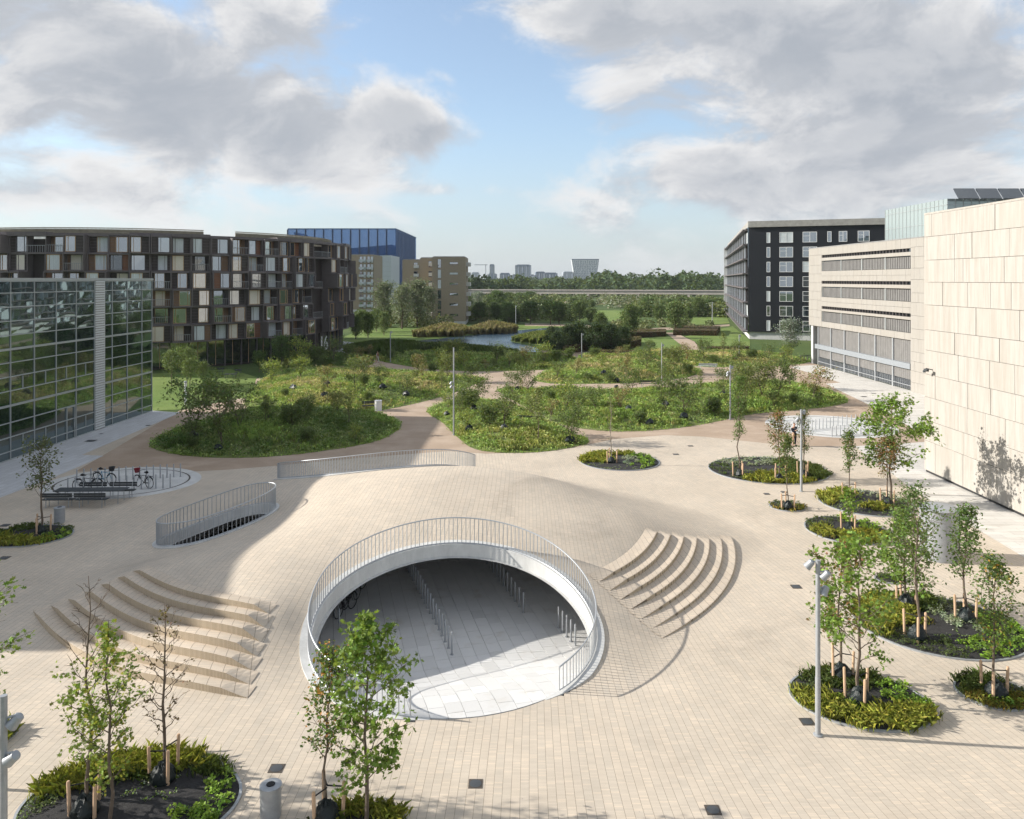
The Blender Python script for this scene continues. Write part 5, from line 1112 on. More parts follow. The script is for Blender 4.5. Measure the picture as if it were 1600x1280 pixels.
for i in range(16): px = 728+i*13+rfar.uniform(-5, 5); far_tree(rfar.choice(('oak', 'oak_b', 'silver', 'conifer')), px, rfar.uniform(495, 508), rfar.uniform(466, 484), 'bushy tree in the near belt beyond the pond', 'near belt of trees beyond the pond', 1.2)
for i in range(34): px = 726+i*13+rfar.uniform(-6, 6); far_tree(rfar.choice(('oak', 'oak_b', 'oak_b', 'silver')), px, rfar.uniform(474, 484), rfar.uniform(450, 462) if px < 830 else rfar.uniform(463, 468), 'tree in the belt in front of the viaduct', 'tree belt in front of the viaduct', 1.25) if not 925 < px < 1010 else None
for i in range(14): px = 1005+i*10+rfar.uniform(-4, 4); far_tree(rfar.choice(('oak_b', 'oak_b', 'oak')), px, rfar.uniform(488, 497), rfar.uniform(462, 472), 'orchard like tree left of the black block', 'trees left of the black block', 1.2)
# far wood that reads as one mass
rw = np.random.default_rng(3); nV = []; nF = []; nC = []; off = 0
for i in range(330):
    Yd = rw.uniform(520, 1500); px = rw.uniform(700, 1180) if i < 300 else rw.uniform(520, 1400); cx = (px-800)*Yd/F; hh = (9+5*rw.random()+4*rw.random()**3)*(1+.3*(px > 930)); Rr = rw.uniform(7, 13); m = 150
    d = rw.normal(size=(m, 3)); d /= np.linalg.norm(d, axis=1)[:, None]; P = np.array([cx, Yd, hh*.52])+d*np.array([Rr, Rr, hh*.5])*rw.uniform(.75, 1.05, (m, 1)); P[:, 2] = np.maximum(P[:, 2], .5)
    c = pal(rw, m, [(.028, .05, .02), (.04, .065, .025), (.05, .075, .03), (.032, .052, .026)], .2); V, Fc, C = leaves(P, 3.4, rw, T_RHOMB, .2, c); nV.append(V); nF.append(Fc+off); nC.append(C); off += len(V)
o = link('woodland', fast_mesh('woodland', np.concatenate(nV), np.concatenate(nF), np.concatenate(nC)), 'leaf_far'); tag(o, 'distant dark belt of woodland below the skyline', 'woodland', kind='stuff')
# thickets between the far lawns and the viaduct
def thicket(label, n, x0, x1, y0, y1, h0, h1, seed, cols):
    R_ = np.random.default_rng(seed); nV = []; nF = []; nC = []; off = 0
    for i in range(n):
        p = G(R_.uniform(x0, x1), R_.uniform(y0, y1)); hh = R_.uniform(h0, h1); Rr = hh*R_.uniform(.55, .9); m = 170; d = R_.normal(size=(m, 3)); d /= np.linalg.norm(d, axis=1)[:, None]
        P = np.array([p.x, p.y, hh*.45])+d*np.array([Rr, Rr, hh*.52])*R_.uniform(.7, 1.08, (m, 1)); P[:, 2] = np.maximum(P[:, 2], .2); base_ = np.array(cols[R_.integers(len(cols))]); c = pal(R_, m, [base_], .22)
        V, Fc, C = leaves(P, .16*hh+.28, R_, T_RHOMB, .25, c); nV.append(V); nF.append(Fc+off); nC.append(C); off += len(V)
    o = link('thicket', fast_mesh('thicket', np.concatenate(nV), np.concatenate(nF), np.concatenate(nC)), 'leaf_far'); tag(o, label, 'thicket', kind='stuff')
TK = [(.06, .085, .03), (.085, .105, .042), (.05, .072, .027), (.12, .13, .065), (.16, .175, .11), (.10, .12, .038)]
thicket('dense scrub in front of the viaduct', 100, 722, 1138, 470, 482, 3, 6.5, 51, TK); thicket('bushes along the far side of the pond', 60, 730, 905, 490, 503, 2.5, 5, 52, TK); thicket('scrub left of the black block', 60, 1000, 1138, 484, 496, 3, 6, 53, TK)
thicket('undergrowth at the foot of the willows', 30, 560, 700, 500, 512, 1.5, 4, 54, TK[:4]); thicket('low bushes around the hedges', 26, 930, 1130, 508, 518, 1.2, 2.6, 55, TK[:4])
# clipped hedges
def hedge(label, pts, h):
    q = PX(pts); m = MB(); m.prism([p.xy for p in q], 0, h); o = m.build('hedge', 'hedge'); tag(o, label, 'hedge', 'clipped hedges'); rw_ = np.random.default_rng(len(label)); xs_ = [p.x for p in q]; n = 1500
    tri = []
    for k in range(len(q)):
        a, b_ = q[k], q[(k+1) % len(q)]
        for _ in range(max(20, int((b_-a).length*22))): t = rw_.random(); tri.append((a.x+(b_.x-a.x)*t, a.y+(b_.y-a.y)*t, h*rw_.random()))
    for _ in range(700):
        w3 = rw_.dirichlet(np.ones(len(q))); tri.append((sum(w3[i]*q[i].x for i in range(len(q))), sum(w3[i]*q[i].y for i in range(len(q))), h))
    P = np.array(tri)+rw_.normal(0, .05, (len(tri), 3)); V, Fc, C = leaves(P, .28, rw_, T_RHOMB, .1, pal(rw_, len(P), [(.07, .045, .025), (.05, .05, .02), (.09, .055, .03), (.06, .06, .025)])); link('hedge_leaves', fast_mesh('hedge_leaves', V, Fc, C), 'leaf_far', o)
hedge('low dark clipped hedge left of the gravel walk', [(985, 528), (1040, 526), (1040, 521.5), (985, 522)], 1.1); hedge('reddish clipped hedge right of the gravel walk', [(1052, 524), (1120, 525), (1125, 517), (1060, 516)], 1.2)
hedge('dark hedge behind the clump of trees by the pond', [(880, 553), (1000, 541), (1000, 537), (885, 549)], 1.3); hedge('low dark hedge in front of the small lawn', [(925, 556), (990, 557), (990, 554.5), (925, 553.5)], .8)
hedge('low dark hedge in front of the right lawn', [(1105, 551), (1170, 549.5), (1170, 547.5), (1105, 548.5)], .8); hedge('small hedge end beside the small lawn', [(985, 545), (1001, 541), (1001, 535), (985, 537)], 1.3)
# reeds on the pond's shores
def reeds(label, pts, h, dens, cols):
    q = smooth_poly(PX(pts), 4); c = sum(q, Vector())/len(q); R_ = np.random.default_rng(len(pts)+int(h*10)); k = R_.integers(0, len(q), dens); t = np.sqrt(R_.random(dens)); P = np.stack([[c.x+(q[i].x-c.x)*tt for i, tt in zip(k, t)], [c.y+(q[i].y-c.y)*tt for i, tt in zip(k, t)], np.full(dens, .03)], 1)
    V, Fc, C = blades(P, h*(.55+.5*(1-t)), .09, .35, R_, pal(R_, dens, cols)); o = link('reed_bed', fast_mesh('reed_bed', V, Fc, C), 'grass_blade'); tag(o, label, 'reeds', kind='stuff')
reeds('brownish reed bed on the far left bank of the pond', [(645, 527), (690, 519), (725, 518), (727, 524), (700, 527)], 2.6, 9000, STRAW+[(.14, .11, .06)]); reeds('brownish reed bed on the far right bank of the pond', [(728, 522), (760, 516), (805, 517), (800, 521), (760, 523)], 2.6, 9000, STRAW+[(.14, .11, .06)])
reeds('green reeds on the spit in the pond', [(800, 533), (830, 525), (870, 522), (880, 530), (840, 538)], 1.6, 8000, OLIVE+GREENS); reeds('dark sedge along the near shore of the pond', [(590, 545), (640, 548), (720, 553), (800, 555), (800, 552), (720, 549), (640, 543)], 1.6, 9000, DARK+GREENS)
reeds('dark waterside growth left of the pond', [(540, 552), (600, 560), (650, 552), (650, 540), (600, 540), (550, 545)], 1.8, 9000, DARK)
reeds('tall grass patch on the far lawn', [(868, 495), (895, 492), (880, 490)], 1.5, 2500, OLIVE)

# ------------------------------------------------------------------ planting beds on the plaza
SEDGE = [(.215, .215, .035), (.265, .25, .05), (.165, .18, .03), (.12, .135, .025)]; LEAFY = [(.13, .22, .022), (.17, .26, .03), (.09, .16, .02)]; PALE = [(.22, .26, .17), (.16, .20, .10), (.28, .30, .22)]; DGR = [(.05, .075, .02), (.07, .095, .03), (.04, .055, .02)]; RUST = [(.20, .13, .03), (.16, .16, .03), (.10, .12, .03)]
rbd = np.random.default_rng(12)
def bed(px, yt, yb, wpx, label, zones, rot=0., bx=1.):
    """zones: list of (angle0, angle1, r0, r1, kind); angles in degrees, 0 = right, 90 = away"""
    a, b = G(px, yt), G(px, yb); cy = (a.y+b.y)/2; cx = (px-800)*cy/F; ra, rb_ = wpx/2*cy/F, (a.y-b.y)/2*bx
    root = thing('planting_bed', label, 'planting bed', (cx, cy, 0)); E = lambda g, n=56: ell(cx, cy, ra+g, rb_+g, n, rot)
    n = 56; vs = []
    for g, z in ((.05, 0.), (.05, .045), (-.02, .05), (-.02, .0)): vs += [(p[0], p[1], z) for p in E(g)]
    e_ = MB().add(vs, [(j*n+k, j*n+(k+1) % n, (j+1)*n+(k+1) % n, (j+1)*n+k) for j in range(3) for k in range(n)]); e_.build('edging', 'galv', root)
    m = MB(); V = [(cx, cy, .14)]; rg = random.Random(int(px))
    for j, t in enumerate((.3, .6, .85, 1.)): V += [(cx+(p[0]-cx)*t, cy+(p[1]-cy)*t, (.13, .11, .07, .02)[j]+rg.uniform(-.02, .02)*(j < 3)) for p in E(-.02)]
    m.v = V; m.f = [(0, 1+k, 1+(k+1) % n) for k in range(n)]+[(1+j*n+k, 1+(j+1)*n+k, 1+(j+1)*n+(k+1) % n, 1+j*n+(k+1) % n) for j in range(3) for k in range(n)]; m.build('soil', 'soil', root, True)
    A = math.pi*ra*rb_; o_ = Vector(root.location)
    far = cy > 34
    for (a0, a1, r0, r1, kind) in zones:
        frac = abs(a1-a0)/360*(r1*r1-r0*r0); N = lambda d: max(6, int(A*frac*d))
        def pts(n_):
            th = np.radians(rbd.uniform(a0, a1, n_)+rbd.normal(0, 4, n_)); r = np.sqrt(rbd.uniform(r0*r0, r1*r1, n_))*.985; u, v = ra*r*np.cos(th), rb_*r*np.sin(th)
            return np.stack([u*math.cos(rot)-v*math.sin(rot), u*math.sin(rot)+v*math.cos(rot), .03+.10*(1-r)], 1)
        if kind in ('sedge', 'dgrass', 'rust'):
            c0 = {'sedge': SEDGE, 'dgrass': DGR, 'rust': RUST}[kind]; nt = N(34 if not far else 18); P0 = pts(nt); k = 30 if not far else 15; cc = pal(rbd, nt, c0, .12)
            P = np.repeat(P0, k, 0)+rbd.normal(0, .11, (nt*k, 3))*np.array([1, 1, 0]); cb = np.repeat(cc, k, 0)*.25+pal(rbd, nt*k, c0, .25)*.75; V, Fc, C = blades(P, {'sedge': .27, 'dgrass': .2, 'rust': .16}[kind], .008 if not far else .014, .75, rbd, cb*rbd.uniform(.45, 1.7, (nt*k, 1)))
            o = link({'sedge': 'golden_sedge', 'dgrass': 'dark_grass', 'rust': 'rusty_sedge'}[kind], fast_mesh('blades', V, Fc, C), 'grass_blade', root)
        elif kind in ('leafy', 'pale', 'dleaf'):
            c0 = {'leafy': LEAFY, 'pale': PALE, 'dleaf': DGR}[kind]; nt = N(16 if not far else 9); P0 = pts(nt); k = 34 if not far else 18; cc = pal(rbd, nt, c0, .14); hh = {'leafy': .17, 'pale': .13, 'dleaf': .12}[kind]
            d = rbd.normal(size=(nt*k, 3)); d /= np.linalg.norm(d, axis=1)[:, None]; d[:, 2] = np.abs(d[:, 2]); P = np.repeat(P0, k, 0)+d*np.array([.17, .17, hh])*rbd.uniform(.5, 1.1, (nt*k, 1))+np.array([0, 0, .05])
            V, Fc, C = leaves(P, (.10 if kind == 'leafy' else .07)*(1 if not far else 1.5), rbd, T_RHOMB, .7, np.repeat(cc, k, 0)*rbd.uniform(.75, 1.25, (nt*k, 1)))
            o = link({'leafy': 'bright_leafy_plants', 'pale': 'pale_leaved_plants', 'dleaf': 'dark_leafy_plants'}[kind], fast_mesh('leaves', V, Fc, C), 'leaf', root)
        elif kind == 'dots':
            nt = N(7); P0 = pts(nt); k = 12; P = np.repeat(P0, k, 0)+rbd.normal(0, .05, (nt*k, 3))*np.array([1, 1, .3])+np.array([0, 0, .05]); V, Fc, C = leaves(P, .06, rbd, T_RHOMB, .7, pal(rbd, nt*k, PALE+LEAFY)); o = link('small_seedlings', fast_mesh('leaves', V, Fc, C), 'leaf', root)
        o['kind'] = 'stuff'
    return root
bed(1343, 1050, 1143, 206, 'oval planting bed with golden sedge beside the near right lamp post', [(190, 345, .55, 1, 'sedge'), (-15, 60, .35, 1, 'leafy'), (60, 150, .3, 1, 'dgrass'), (150, 200, .45, 1, 'dleaf'), (190, 340, .1, .5, 'dots'), (200, 260, .25, .55, 'leafy')], -.25)
bed(1466, 930, 1033, 244, 'largest planting bed on the right with pale leaved plants and four trees', [(120, 205, .35, 1, 'sedge'), (80, 120, .4, 1, 'dgrass'), (-80, 30, .55, 1, 'leafy'), (205, 270, .55, 1, 'dleaf'), (-40, 110, .05, .55, 'pale'), (30, 80, .55, 1, 'dleaf'), (180, 320, .1, .5, 'dots'), (150, 200, .1, .5, 'rust')], -.2)
bed(1552, 1058, 1111, 106, 'small round bed with rusty ground cover at lower right', [(180, 330, .35, 1, 'rust'), (60, 190, .3, 1, 'dgrass'), (-40, 60, .4, 1, 'dleaf'), (240, 300, .5, 1, 'leafy')])
bed(1323, 808, 852, 120, 'bed of golden sedge left of the metal cylinder', [(170, 330, .4, 1, 'sedge'), (-30, 80, .3, 1, 'leafy'), (80, 170, .3, 1, 'dleaf')])
bed(1352, 766, 808, 136, 'middle right bed with a band of yellow sedge at its rear', [(90, 190, .4, 1, 'sedge'), (0, 90, .3, 1, 'pale'), (240, 300, .3, .7, 'sedge'), (-60, 0, .6, 1, 'dleaf'), (190, 350, .3, 1, 'dots')])
bed(1200, 715, 757, 180, 'far oval bed with mixed greens and three young trees', [(60, 150, .2, 1, 'pale'), (0, 60, .3, 1, 'dgrass'), (230, 300, .35, 1, 'sedge'), (-60, 0, .4, 1, 'dgrass'), (150, 230, .5, 1, 'dleaf'), (180, 300, .1, .5, 'dots')])
bed(1230, 784, 800, 52, 'tiny round bed with one narrow tree', [(0, 180, .2, 1, 'dleaf'), (180, 360, .3, 1, 'rust')])
bed(968, 708, 736, 122, 'round bed behind the dome with yellow and green halves', [(60, 190, .5, 1, 'sedge'), (-60, 60, .5, 1, 'leafy'), (150, 220, .1, .7, 'sedge'), (-90, 60, .1, .55, 'pale'), (200, 290, .5, 1, 'dots')])
bed(205, 1180, 1345, 330, 'big lower left bed of dark soil rimmed with sedge', [(60, 175, .52, 1, 'sedge'), (-25, 42, .72, 1, 'leafy'), (40, 62, .65, 1, 'dgrass'), (-60, 180, .05, .55, 'dots'), (172, 200, .7, 1, 'dleaf'), (-40, -20, .5, 1, 'leafy'), (80, 150, .4, .6, 'dgrass')])
bed(560, 1264, 1330, 150, 'bed at the bottom edge below the tall maple', [(20, 160, .4, 1, 'sedge'), (160, 220, .4, 1, 'dgrass'), (-30, 20, .4, 1, 'dleaf')])
bed(42, 821, 856, 132, 'shaded bed around the grey green tree on the left', [(190, 330, .4, 1, 'sedge'), (-40, 100, .4, 1, 'dleaf'), (100, 190, .4, 1, 'dgrass'), (-40, 20, .5, 1, 'leafy')])
bed(-22, 1132, 1168, 86, 'bed cut off by the left edge beside the lamp post', [(0, 360, .2, 1, 'dgrass'), (-60, 60, .4, 1, 'sedge')])
bed(1391, 899, 913, 44, 'tiny low bed hidden behind the maple crowns', [(0, 360, .2, 1, 'dleaf')])

# stakes and watering bags of the plaza trees
def stakes(b, label, h=.92, r=.38, rot=.5):
    root = thing('tree_stakes', label, 'stakes', (b.x, b.y, .05)); tops = []
    for k in range(3):
        a = rot+k*2.094; p = Vector((b.x+r*math.cos(a), b.y+r*math.sin(a), .05)); q = p+Vector((.03*math.cos(a), .03*math.sin(a), h*random.Random(k+int(b.x*9)).uniform(.92, 1.08))); MB().tube([p, p.lerp(q, .96), q], [.045, .045, .03], 8).build('stake', 'stake_wood', root, True); tops.append(p.lerp(q, .86))
    for t in tops: MB().tube([t, Vector((b.x, b.y, t.z))], .018, 5).build('strap', 'rubber', root)
def sack(b, label, s=1., dx=0., dy=-.12):
    m = MB(); rg = random.Random(int(b.x*100)); m.lathe([(.20, 0), (.27, .04), (.30, .10), (.305, .18), (.28, .26), (.24, .33), (.18, .40), (.13, .45), (.07, .5)], (0, 0, 0), 22)
    m.v = [(x*s*rg.uniform(.86, 1.14), y*s*rg.uniform(.86, 1.14), z*s*rg.uniform(.88, 1.12)) for x, y, z in m.v]; o = m.build('watering_bag', 'bag', None, True); o.location = (b.x+dx, b.y+dy, .08); tag(o, label, 'bag', 'watering bags of the plaza trees')
NOST = {'maple_wide'}
for i, (o, b, label, px, py, kind) in enumerate(PTREES):
    if kind in NOST or (px, py) in ((171, 1290), (573, 1292)): continue
    d = label.split(' in ')[0].split(' with ')[0]
    sh = {0: 'slim grey green tree on the left', 1: 'bare topped maple', 3: 'brown leaved dead tree', 4: 'narrow tree at the bottom edge', 6: 'reddish maple behind the lamp post', 7: 'open maple in the lower right bed', 8: 'bushy maple of the largest bed', 9: 'tall dark tree of the largest bed', 10: 'slim oval tree of the largest bed', 11: 'yellow flecked tree at lower right', 12: 'bright tree at the left of the far bed', 13: 'rust tinged tree of the far bed', 14: 'slim tree behind the far lamp', 15: 'tree of the tiny round bed', 16: 'twin stemmed slender tree', 17: 'rust coloured dense tree', 19: 'short sapling in yellow sedge', 20: 'leafless sapling behind the dome'}[i]
    stakes(b, 'wooden stakes tied to the '+sh, rot=.5+.9*i)
    if i != 0 or True: sack(b, 'plastic watering bag at the '+sh, 1.0 if py > 900 else .85)

# ------------------------------------------------------------------ lamps
def lamp(base, h, label, heads, r=.075, rz=0.):
    root = thing('lamp_post', label, 'lamp post', base); B = Vector(base)
    MB().tube([B, B+Vector((0, 0, h*.33)), B+Vector((0, 0, h*.331)), B+Vector((0, 0, h))], [r, r, r*.88, r*.86], 14).build('pole', 'galv', root, True)
    MB().lathe([(r*1.7, 0), (r*1.7, .03), (r*1.1, .05)], B, 14).build('base_plate', 'galv', root)
    for (dz, az_, tilt) in heads:
        d = Vector((math.cos(az_), math.sin(az_), 0)); c = B+Vector((0, 0, h+dz))+d*.21; M = Matrix.Rotation(az_, 4, 'Z') @ Matrix.Rotation(tilt, 4, 'Y')
        hd = MB(); hd.lathe([(.05, .12), (.09, .09), (.10, -.05), (.118, -.14), (.113, -.145), (.02, -.11)], c, 14, M); ho = hd.build('lamp_head', 'galv', root, True)
        MB().tube([B+Vector((0, 0, h+dz+.05)), c+Vector((0, 0, .1))], .022, 6).build('bracket', 'galv', ho)
R3 = [(-.12, 2.9, -.7), (-.38, -.4, .7), (-.85, .1, .45)]
lamp(G(1278, 1149), 4.92, 'steel lamp post with three spot heads at the lower right bed', R3); lamp(G(1252, 768), 4.95, 'steel lamp post with spots behind the far oval bed', [(-.15, .3, .5), (-.6, 2.9, -.6)])
lamp((-9.6, 14.5, 0), 4.95, 'steel lamp post cut off at the lower left corner', [(-.75, 2.9, -.6), (-1.15, -.2, .9), (-.5, .3, .7)])
p_ = G(709, 680); lamp(p_, 7.2, 'tall slim lamp mast on the gravel path behind the dome', [(-2.9, 3.0, -.5), (-3.2, 2.6, -.6)], .07); p_ = G(1034, 599); lamp(p_, 5.0, 'lamp mast between the middle and rear mounds', [(-.3, .2, .5)], .07)
p_ = G(1141, 656); lamp(p_, 5.0, 'lamp mast with several spots at the edge of the middle mound', [(-.2, .2, .5), (-.7, 2.9, -.5), (-.9, 2.6, -.5)], .07); lamp(G(909, 563), 4.3, 'lamp mast standing by the pond spit', [(-.2, .2, .5)], .08)
lamp(G(610, 567), 4.9, 'lamp mast left of the pond beside the walking person', [(-.2, .3, .4)], .08); lamp(G(1155, 562), 4.0, 'lamp mast in front of the black block', [(-.2, .3, .4)], .08); lamp(G(806, 513), 6., 'lamp mast on the far bank of the pond', [(-.2, .3, .4)], .1); lamp(G(1113, 503), 6., 'lamp mast on the lawn left of the black block', [(-.2, .3, .4)], .12)
wp = thing('vent_pipe', 'short white pipe standing on the lawn edge behind the shaded mound', 'pipe', G(290, 632)); b_ = G(290, 632); MB().tube([b_, b_+Vector((0, 0, 2.2))], .13, 12).build('shaft', 'white_paint', wp, True); MB().lathe([(.16, 2.2), (.17, 2.35), (.1, 2.4)], b_, 12).build('cap', 'galv', wp)

# ------------------------------------------------------------------ bollards (bicycle posts)
BOL = None
def bollards(p0, p1, n, phrase, group, h=.86, r=.038, lock=True):
    global BOL
    for i in range(n):
        p = Vector(p0).lerp(Vector(p1), i/max(n-1, 1))
        if BOL is None:
            m = MB(); m.tube([(0, 0, 0), (0, 0, .84), (0, 0, .86)], [r, r, r*.8], 10); m.lathe([(.07, 0), (.07, .012)], (0, 0, 0), 10); o = m.build('bicycle_post', 'galv', None, True); BOL = o
        else: o = BOL.copy(); COL.objects.link(o)
        o.location = p; qlabel(o, phrase, 'post', group)
zc = .014
bollards(G(120, 754.5, zc), G(282, 745, zc), 16, 'steel bicycle post in the rear row of the left pad', 'posts of the left bicycle pad'); bollards(G(106, 769, zc), G(266, 762.5, zc), 15, 'steel bicycle post in the front row of the left pad', 'posts of the left bicycle pad')
bollards(G(1222, 676, zc), G(1297, 668.5, zc), 14, 'steel bicycle post in the left row of the right pad', 'posts of the right bicycle pad'); bollards(G(1302, 666, zc), G(1358, 661, zc), 9, 'steel bicycle post in the rear row of the right pad', 'posts of the right bicycle pad'); bollards(G(1300, 682, zc), G(1388, 673, zc), 15, 'steel bicycle post in the front row of the right pad', 'posts of the right bicycle pad')
bollards(GF(706, 1023), GF(636, 888), 18, 'steel bicycle post in the middle row under the dome', 'posts under the dome'); bollards(GF(818, 957), GF(752, 868), 13, 'steel bicycle post in the right row under the dome', 'posts under the dome'); bollards(GF(873, 981), GF(899, 1010), 5, 'steel bicycle post in the short row at the right rim', 'posts under the dome'); bollards(GF(530, 984), GF(515, 948), 3, 'steel bicycle post in the left row under the dome', 'posts under the dome')

# ------------------------------------------------------------------ bicycles
def bike(loc, rz, label, paint='black_metal', basket=None):
    r = thing('bicycle', label, 'bicycle', loc, rz, 'parked bicycles', True); wr = .34
    for x in (-.53, .53):
        c = Vector((x, 0, wr)); pts = [c+Vector((wr*math.cos(t), 0, wr*math.sin(t))) for t in np.linspace(0, 2*math.pi, 25)]
        w_ = MB().tube(pts, .021, 6, False).build('wheel', 'rubber', r); sp = MB()
        for k in range(10): t = k*math.pi/5; sp.tube([c, c+Vector((wr*math.cos(t), 0, wr*math.sin(t)))], .004, 3, False)
        sp.tube([c+Vector((0, -.05, 0)), c+Vector((0, .05, 0))], .03, 6); sp.build('spokes', 'steel', w_)
        fe_ = MB(); arc = [c+Vector(((wr+.035)*math.cos(t), 0, (wr+.035)*math.sin(t))) for t in np.linspace(.2, 2.6, 10)]; fe_.tube(arc, .022, 5, False); fe_.build('mudguard', 'black_metal', r)
    f = MB(); bb = Vector((-.06, 0, .30)); st_ = Vector((-.22, 0, .80)); hd = Vector((.36, 0, .82)); hb = Vector((.42, 0, .62)); ra = Vector((-.53, 0, wr)); fa_ = Vector((.53, 0, wr))
    for a, b in ((bb, st_), (bb, hb), (st_*.92+bb*.08, hb*.6+hd*.4), (bb, ra), (st_*.85+bb*.15, ra), (hd, hb), (hb, fa_)): f.tube([a, b], .019, 6)
    f.build('frame', paint, r); h = MB(); h.tube([hd, hd+Vector((-.03, 0, .16))], .016, 6); h.tube([Vector((.18, .29, 1.0)), Vector((.33, .2, 1.0)), Vector((.35, 0, .98)), Vector((.33, -.2, 1.0)), Vector((.18, -.29, 1.0))], .014, 6); h.build('handlebar', 'black_metal', r)
    s = MB(); s.tube([st_, st_+Vector((-.03, 0, .12))], .016, 6); s.build('seat_post', 'steel', r); s = MB(); s.tube([Vector((-.40, 0, .95)), Vector((-.30, 0, .965)), Vector((-.18, 0, .945)), Vector((-.08, 0, .94))], [.05, .09, .05, .025], 8); s.build('saddle', 'rubber', r)
    c = MB(); c.tube([bb+Vector((0, .05, 0)), ra+Vector((0, .05, 0))], .028, 5); c.tube([bb+Vector((.1, .08, -.12)), bb, bb+Vector((-.1, -.08, .12))], .014, 5); c.build('chain_guard', 'black_metal', r)
    rk = MB(); rk.box((-.58, 0, .74), (.36, .13, .02)); rk.tube([Vector((-.6, .07, .73)), ra+Vector((0, .06, 0))], .008, 4); rk.tube([Vector((-.6, -.07, .73)), ra+Vector((0, -.06, 0))], .008, 4); rk.build('rack', 'black_metal', r)
    if basket: k = MB(); k.lathe([(.13, 0), (.19, .25), (.20, .26), (.17, .25), (.12, .03)], (.56, 0, .86), 10); k.build('basket', basket, r)
def g2(px, py): p = G(px, py); p.z = .016; return p
bike(g2(163, 757), -.25, 'pale blue bicycle with a dark child seat on the left pad', 'blue_paint', 'black_metal'); bike(g2(137, 767), .12, 'plain black bicycle parked behind the long table')
bike(g2(224, 762), 2.7, 'black bicycle with a dark red pannier on the left pad', 'black_metal', 'red_cloth'); bike(GF(540, 958), 1.2, 'black bicycle nearest the rim inside the big opening'); bike(GF(549, 944), 1.3, 'second black bicycle inside the big opening behind the nearest'); bike(GF(556, 926), 1.15, 'rearmost black bicycle under the left rim of the big opening')

# ------------------------------------------------------------------ table, benches, bins
def slat_bench(name, label, loc, rz, L, w_, z, nsl, back, mats=('slat', 'galv'), group=None, cat='bench'):
    r = thing(name, label, cat, loc, rz, group, True)
    for k in range(nsl): MB().box((0, -w_/2+w_*(k+.5)/nsl, z), (L, w_/nsl-.015, .04)).build('slat', mats[0], r)
    for x in (-L/2+.3, 0, L/2-.3) if L > 3 else (-L/2+.25, L/2-.25):
        g = MB(); g.tube([(x, -w_/2+.03, 0), (x, -w_/2+.06, z-.03), (x, w_/2-.06, z-.03), (x, w_/2-.03, 0)], .022, 6); g.build('leg', mats[1], r)
        if back: g = MB(); g.tube([(x, w_/2-.06, z-.03), (x, w_/2+.06, z+.42)], .02, 6); g.build('back_support', mats[1], r)
    if back:
        for k in range(2): MB().box((0, w_/2+.05+k*.02, z+.22+k*.13), (L, .03, .11)).build('back_slat', mats[0], r)
    return r
tc_ = G(143, 785); rzt = math.radians(1.5)
slat_bench('picnic_table', 'long dark slatted picnic table beside the left bicycle pad', (tc_.x, tc_.y, 0), rzt, 3.95, .8, .74, 6, False, cat='table')
def off(dx, dy): return (tc_.x+dx*math.cos(rzt)-dy*math.sin(rzt), tc_.y+dx*math.sin(rzt)+dy*math.cos(rzt), 0)
slat_bench('picnic_bench', 'dark slatted bench at the near left of the long table', off(-1.35, -.9), rzt+math.pi, 1.75, .42, .45, 3, True, group='benches of the long table'); slat_bench('picnic_bench', 'dark slatted bench at the near right of the long table', off(.5, -.9), rzt+math.pi, 1.75, .42, .45, 3, True, group='benches of the long table')
slat_bench('picnic_bench', 'dark slatted bench at the far left of the long table', off(-.5, .9), rzt, 1.6, .42, .45, 3, True, group='benches of the long table'); slat_bench('picnic_bench', 'dark slatted bench at the far right of the long table', off(1.25, .9), rzt, 1.6, .42, .45, 3, True, group='benches of the long table')
slat_bench('park_bench', 'dark bench on the path at the small mound', (*G(826, 664).xy, .01), math.radians(165), 2., .5, .45, 4, True, group='park benches'); slat_bench('park_bench', 'dark bench beside a white bin at the meadow mound', (*G(579, 641).xy, .01), math.radians(20), 1.6, .5, .45, 4, True, group='park benches')
slat_bench('park_bench', 'dark bench on the path behind the middle mound', (*G(1014, 605).xy, .01), math.radians(180), 2.2, .5, .45, 4, True, group='park benches'); slat_bench('park_bench', 'pale grey bench at the bend right of the rear mound', (*G(1106, 577).xy, .01), math.radians(170), 2.6, .6, .45, 4, True, ('pale_panel', 'white_paint'), group='park benches')
for (px, py, lb_) in ((345, 586, 'dark lawn chair nearest the round trees on the lawn'), (372, 588, 'dark lawn chair further right on the lawn')):
    p = G(px, py); slat_bench('lawn_chair', lb_, (p.x, p.y, .01), math.radians(20), .9, .6, .5, 4, True, ('slat', 'dark_steel'), 'chairs on the lawn', 'chair')
p = G(360, 592); slat_bench('lawn_table', 'low dark table between the lawn chairs', (p.x, p.y, .01), 0., 1.5, .9, .6, 5, False, ('slat', 'dark_steel'), None, 'table')
def bin_(px, py, h, r, label, m='galv'):
    p = G(px, py); root = thing('litter_bin', label, 'litter bin', p, 0., 'litter bins')
    MB().lathe([(r*.93, 0), (r*.93, .04), (r, .05), (r, h*.92), (r*1.04, h*.93), (r*1.04, h)], p, 24).build('body', m, root, True); MB().lathe([(r*1.05, h), (r*1.05, h+.02), (r*.5, h+.035), (r*.46, h+.03)], p, 24).build('lid', m, root, True); MB().lathe([(r*.42, h+.034), (r*.42, h+.040)], p, 18).build('opening', 'rubber', root)
bin_(423, 1276, .74, .245, 'round steel litter bin at the bottom edge'); bin_(93, 817, .8, .26, 'round steel litter bin beside the long table'); bin_(591, 642, 1.0, .35, 'white litter bin beside the meadow mound bench', 'white_paint')
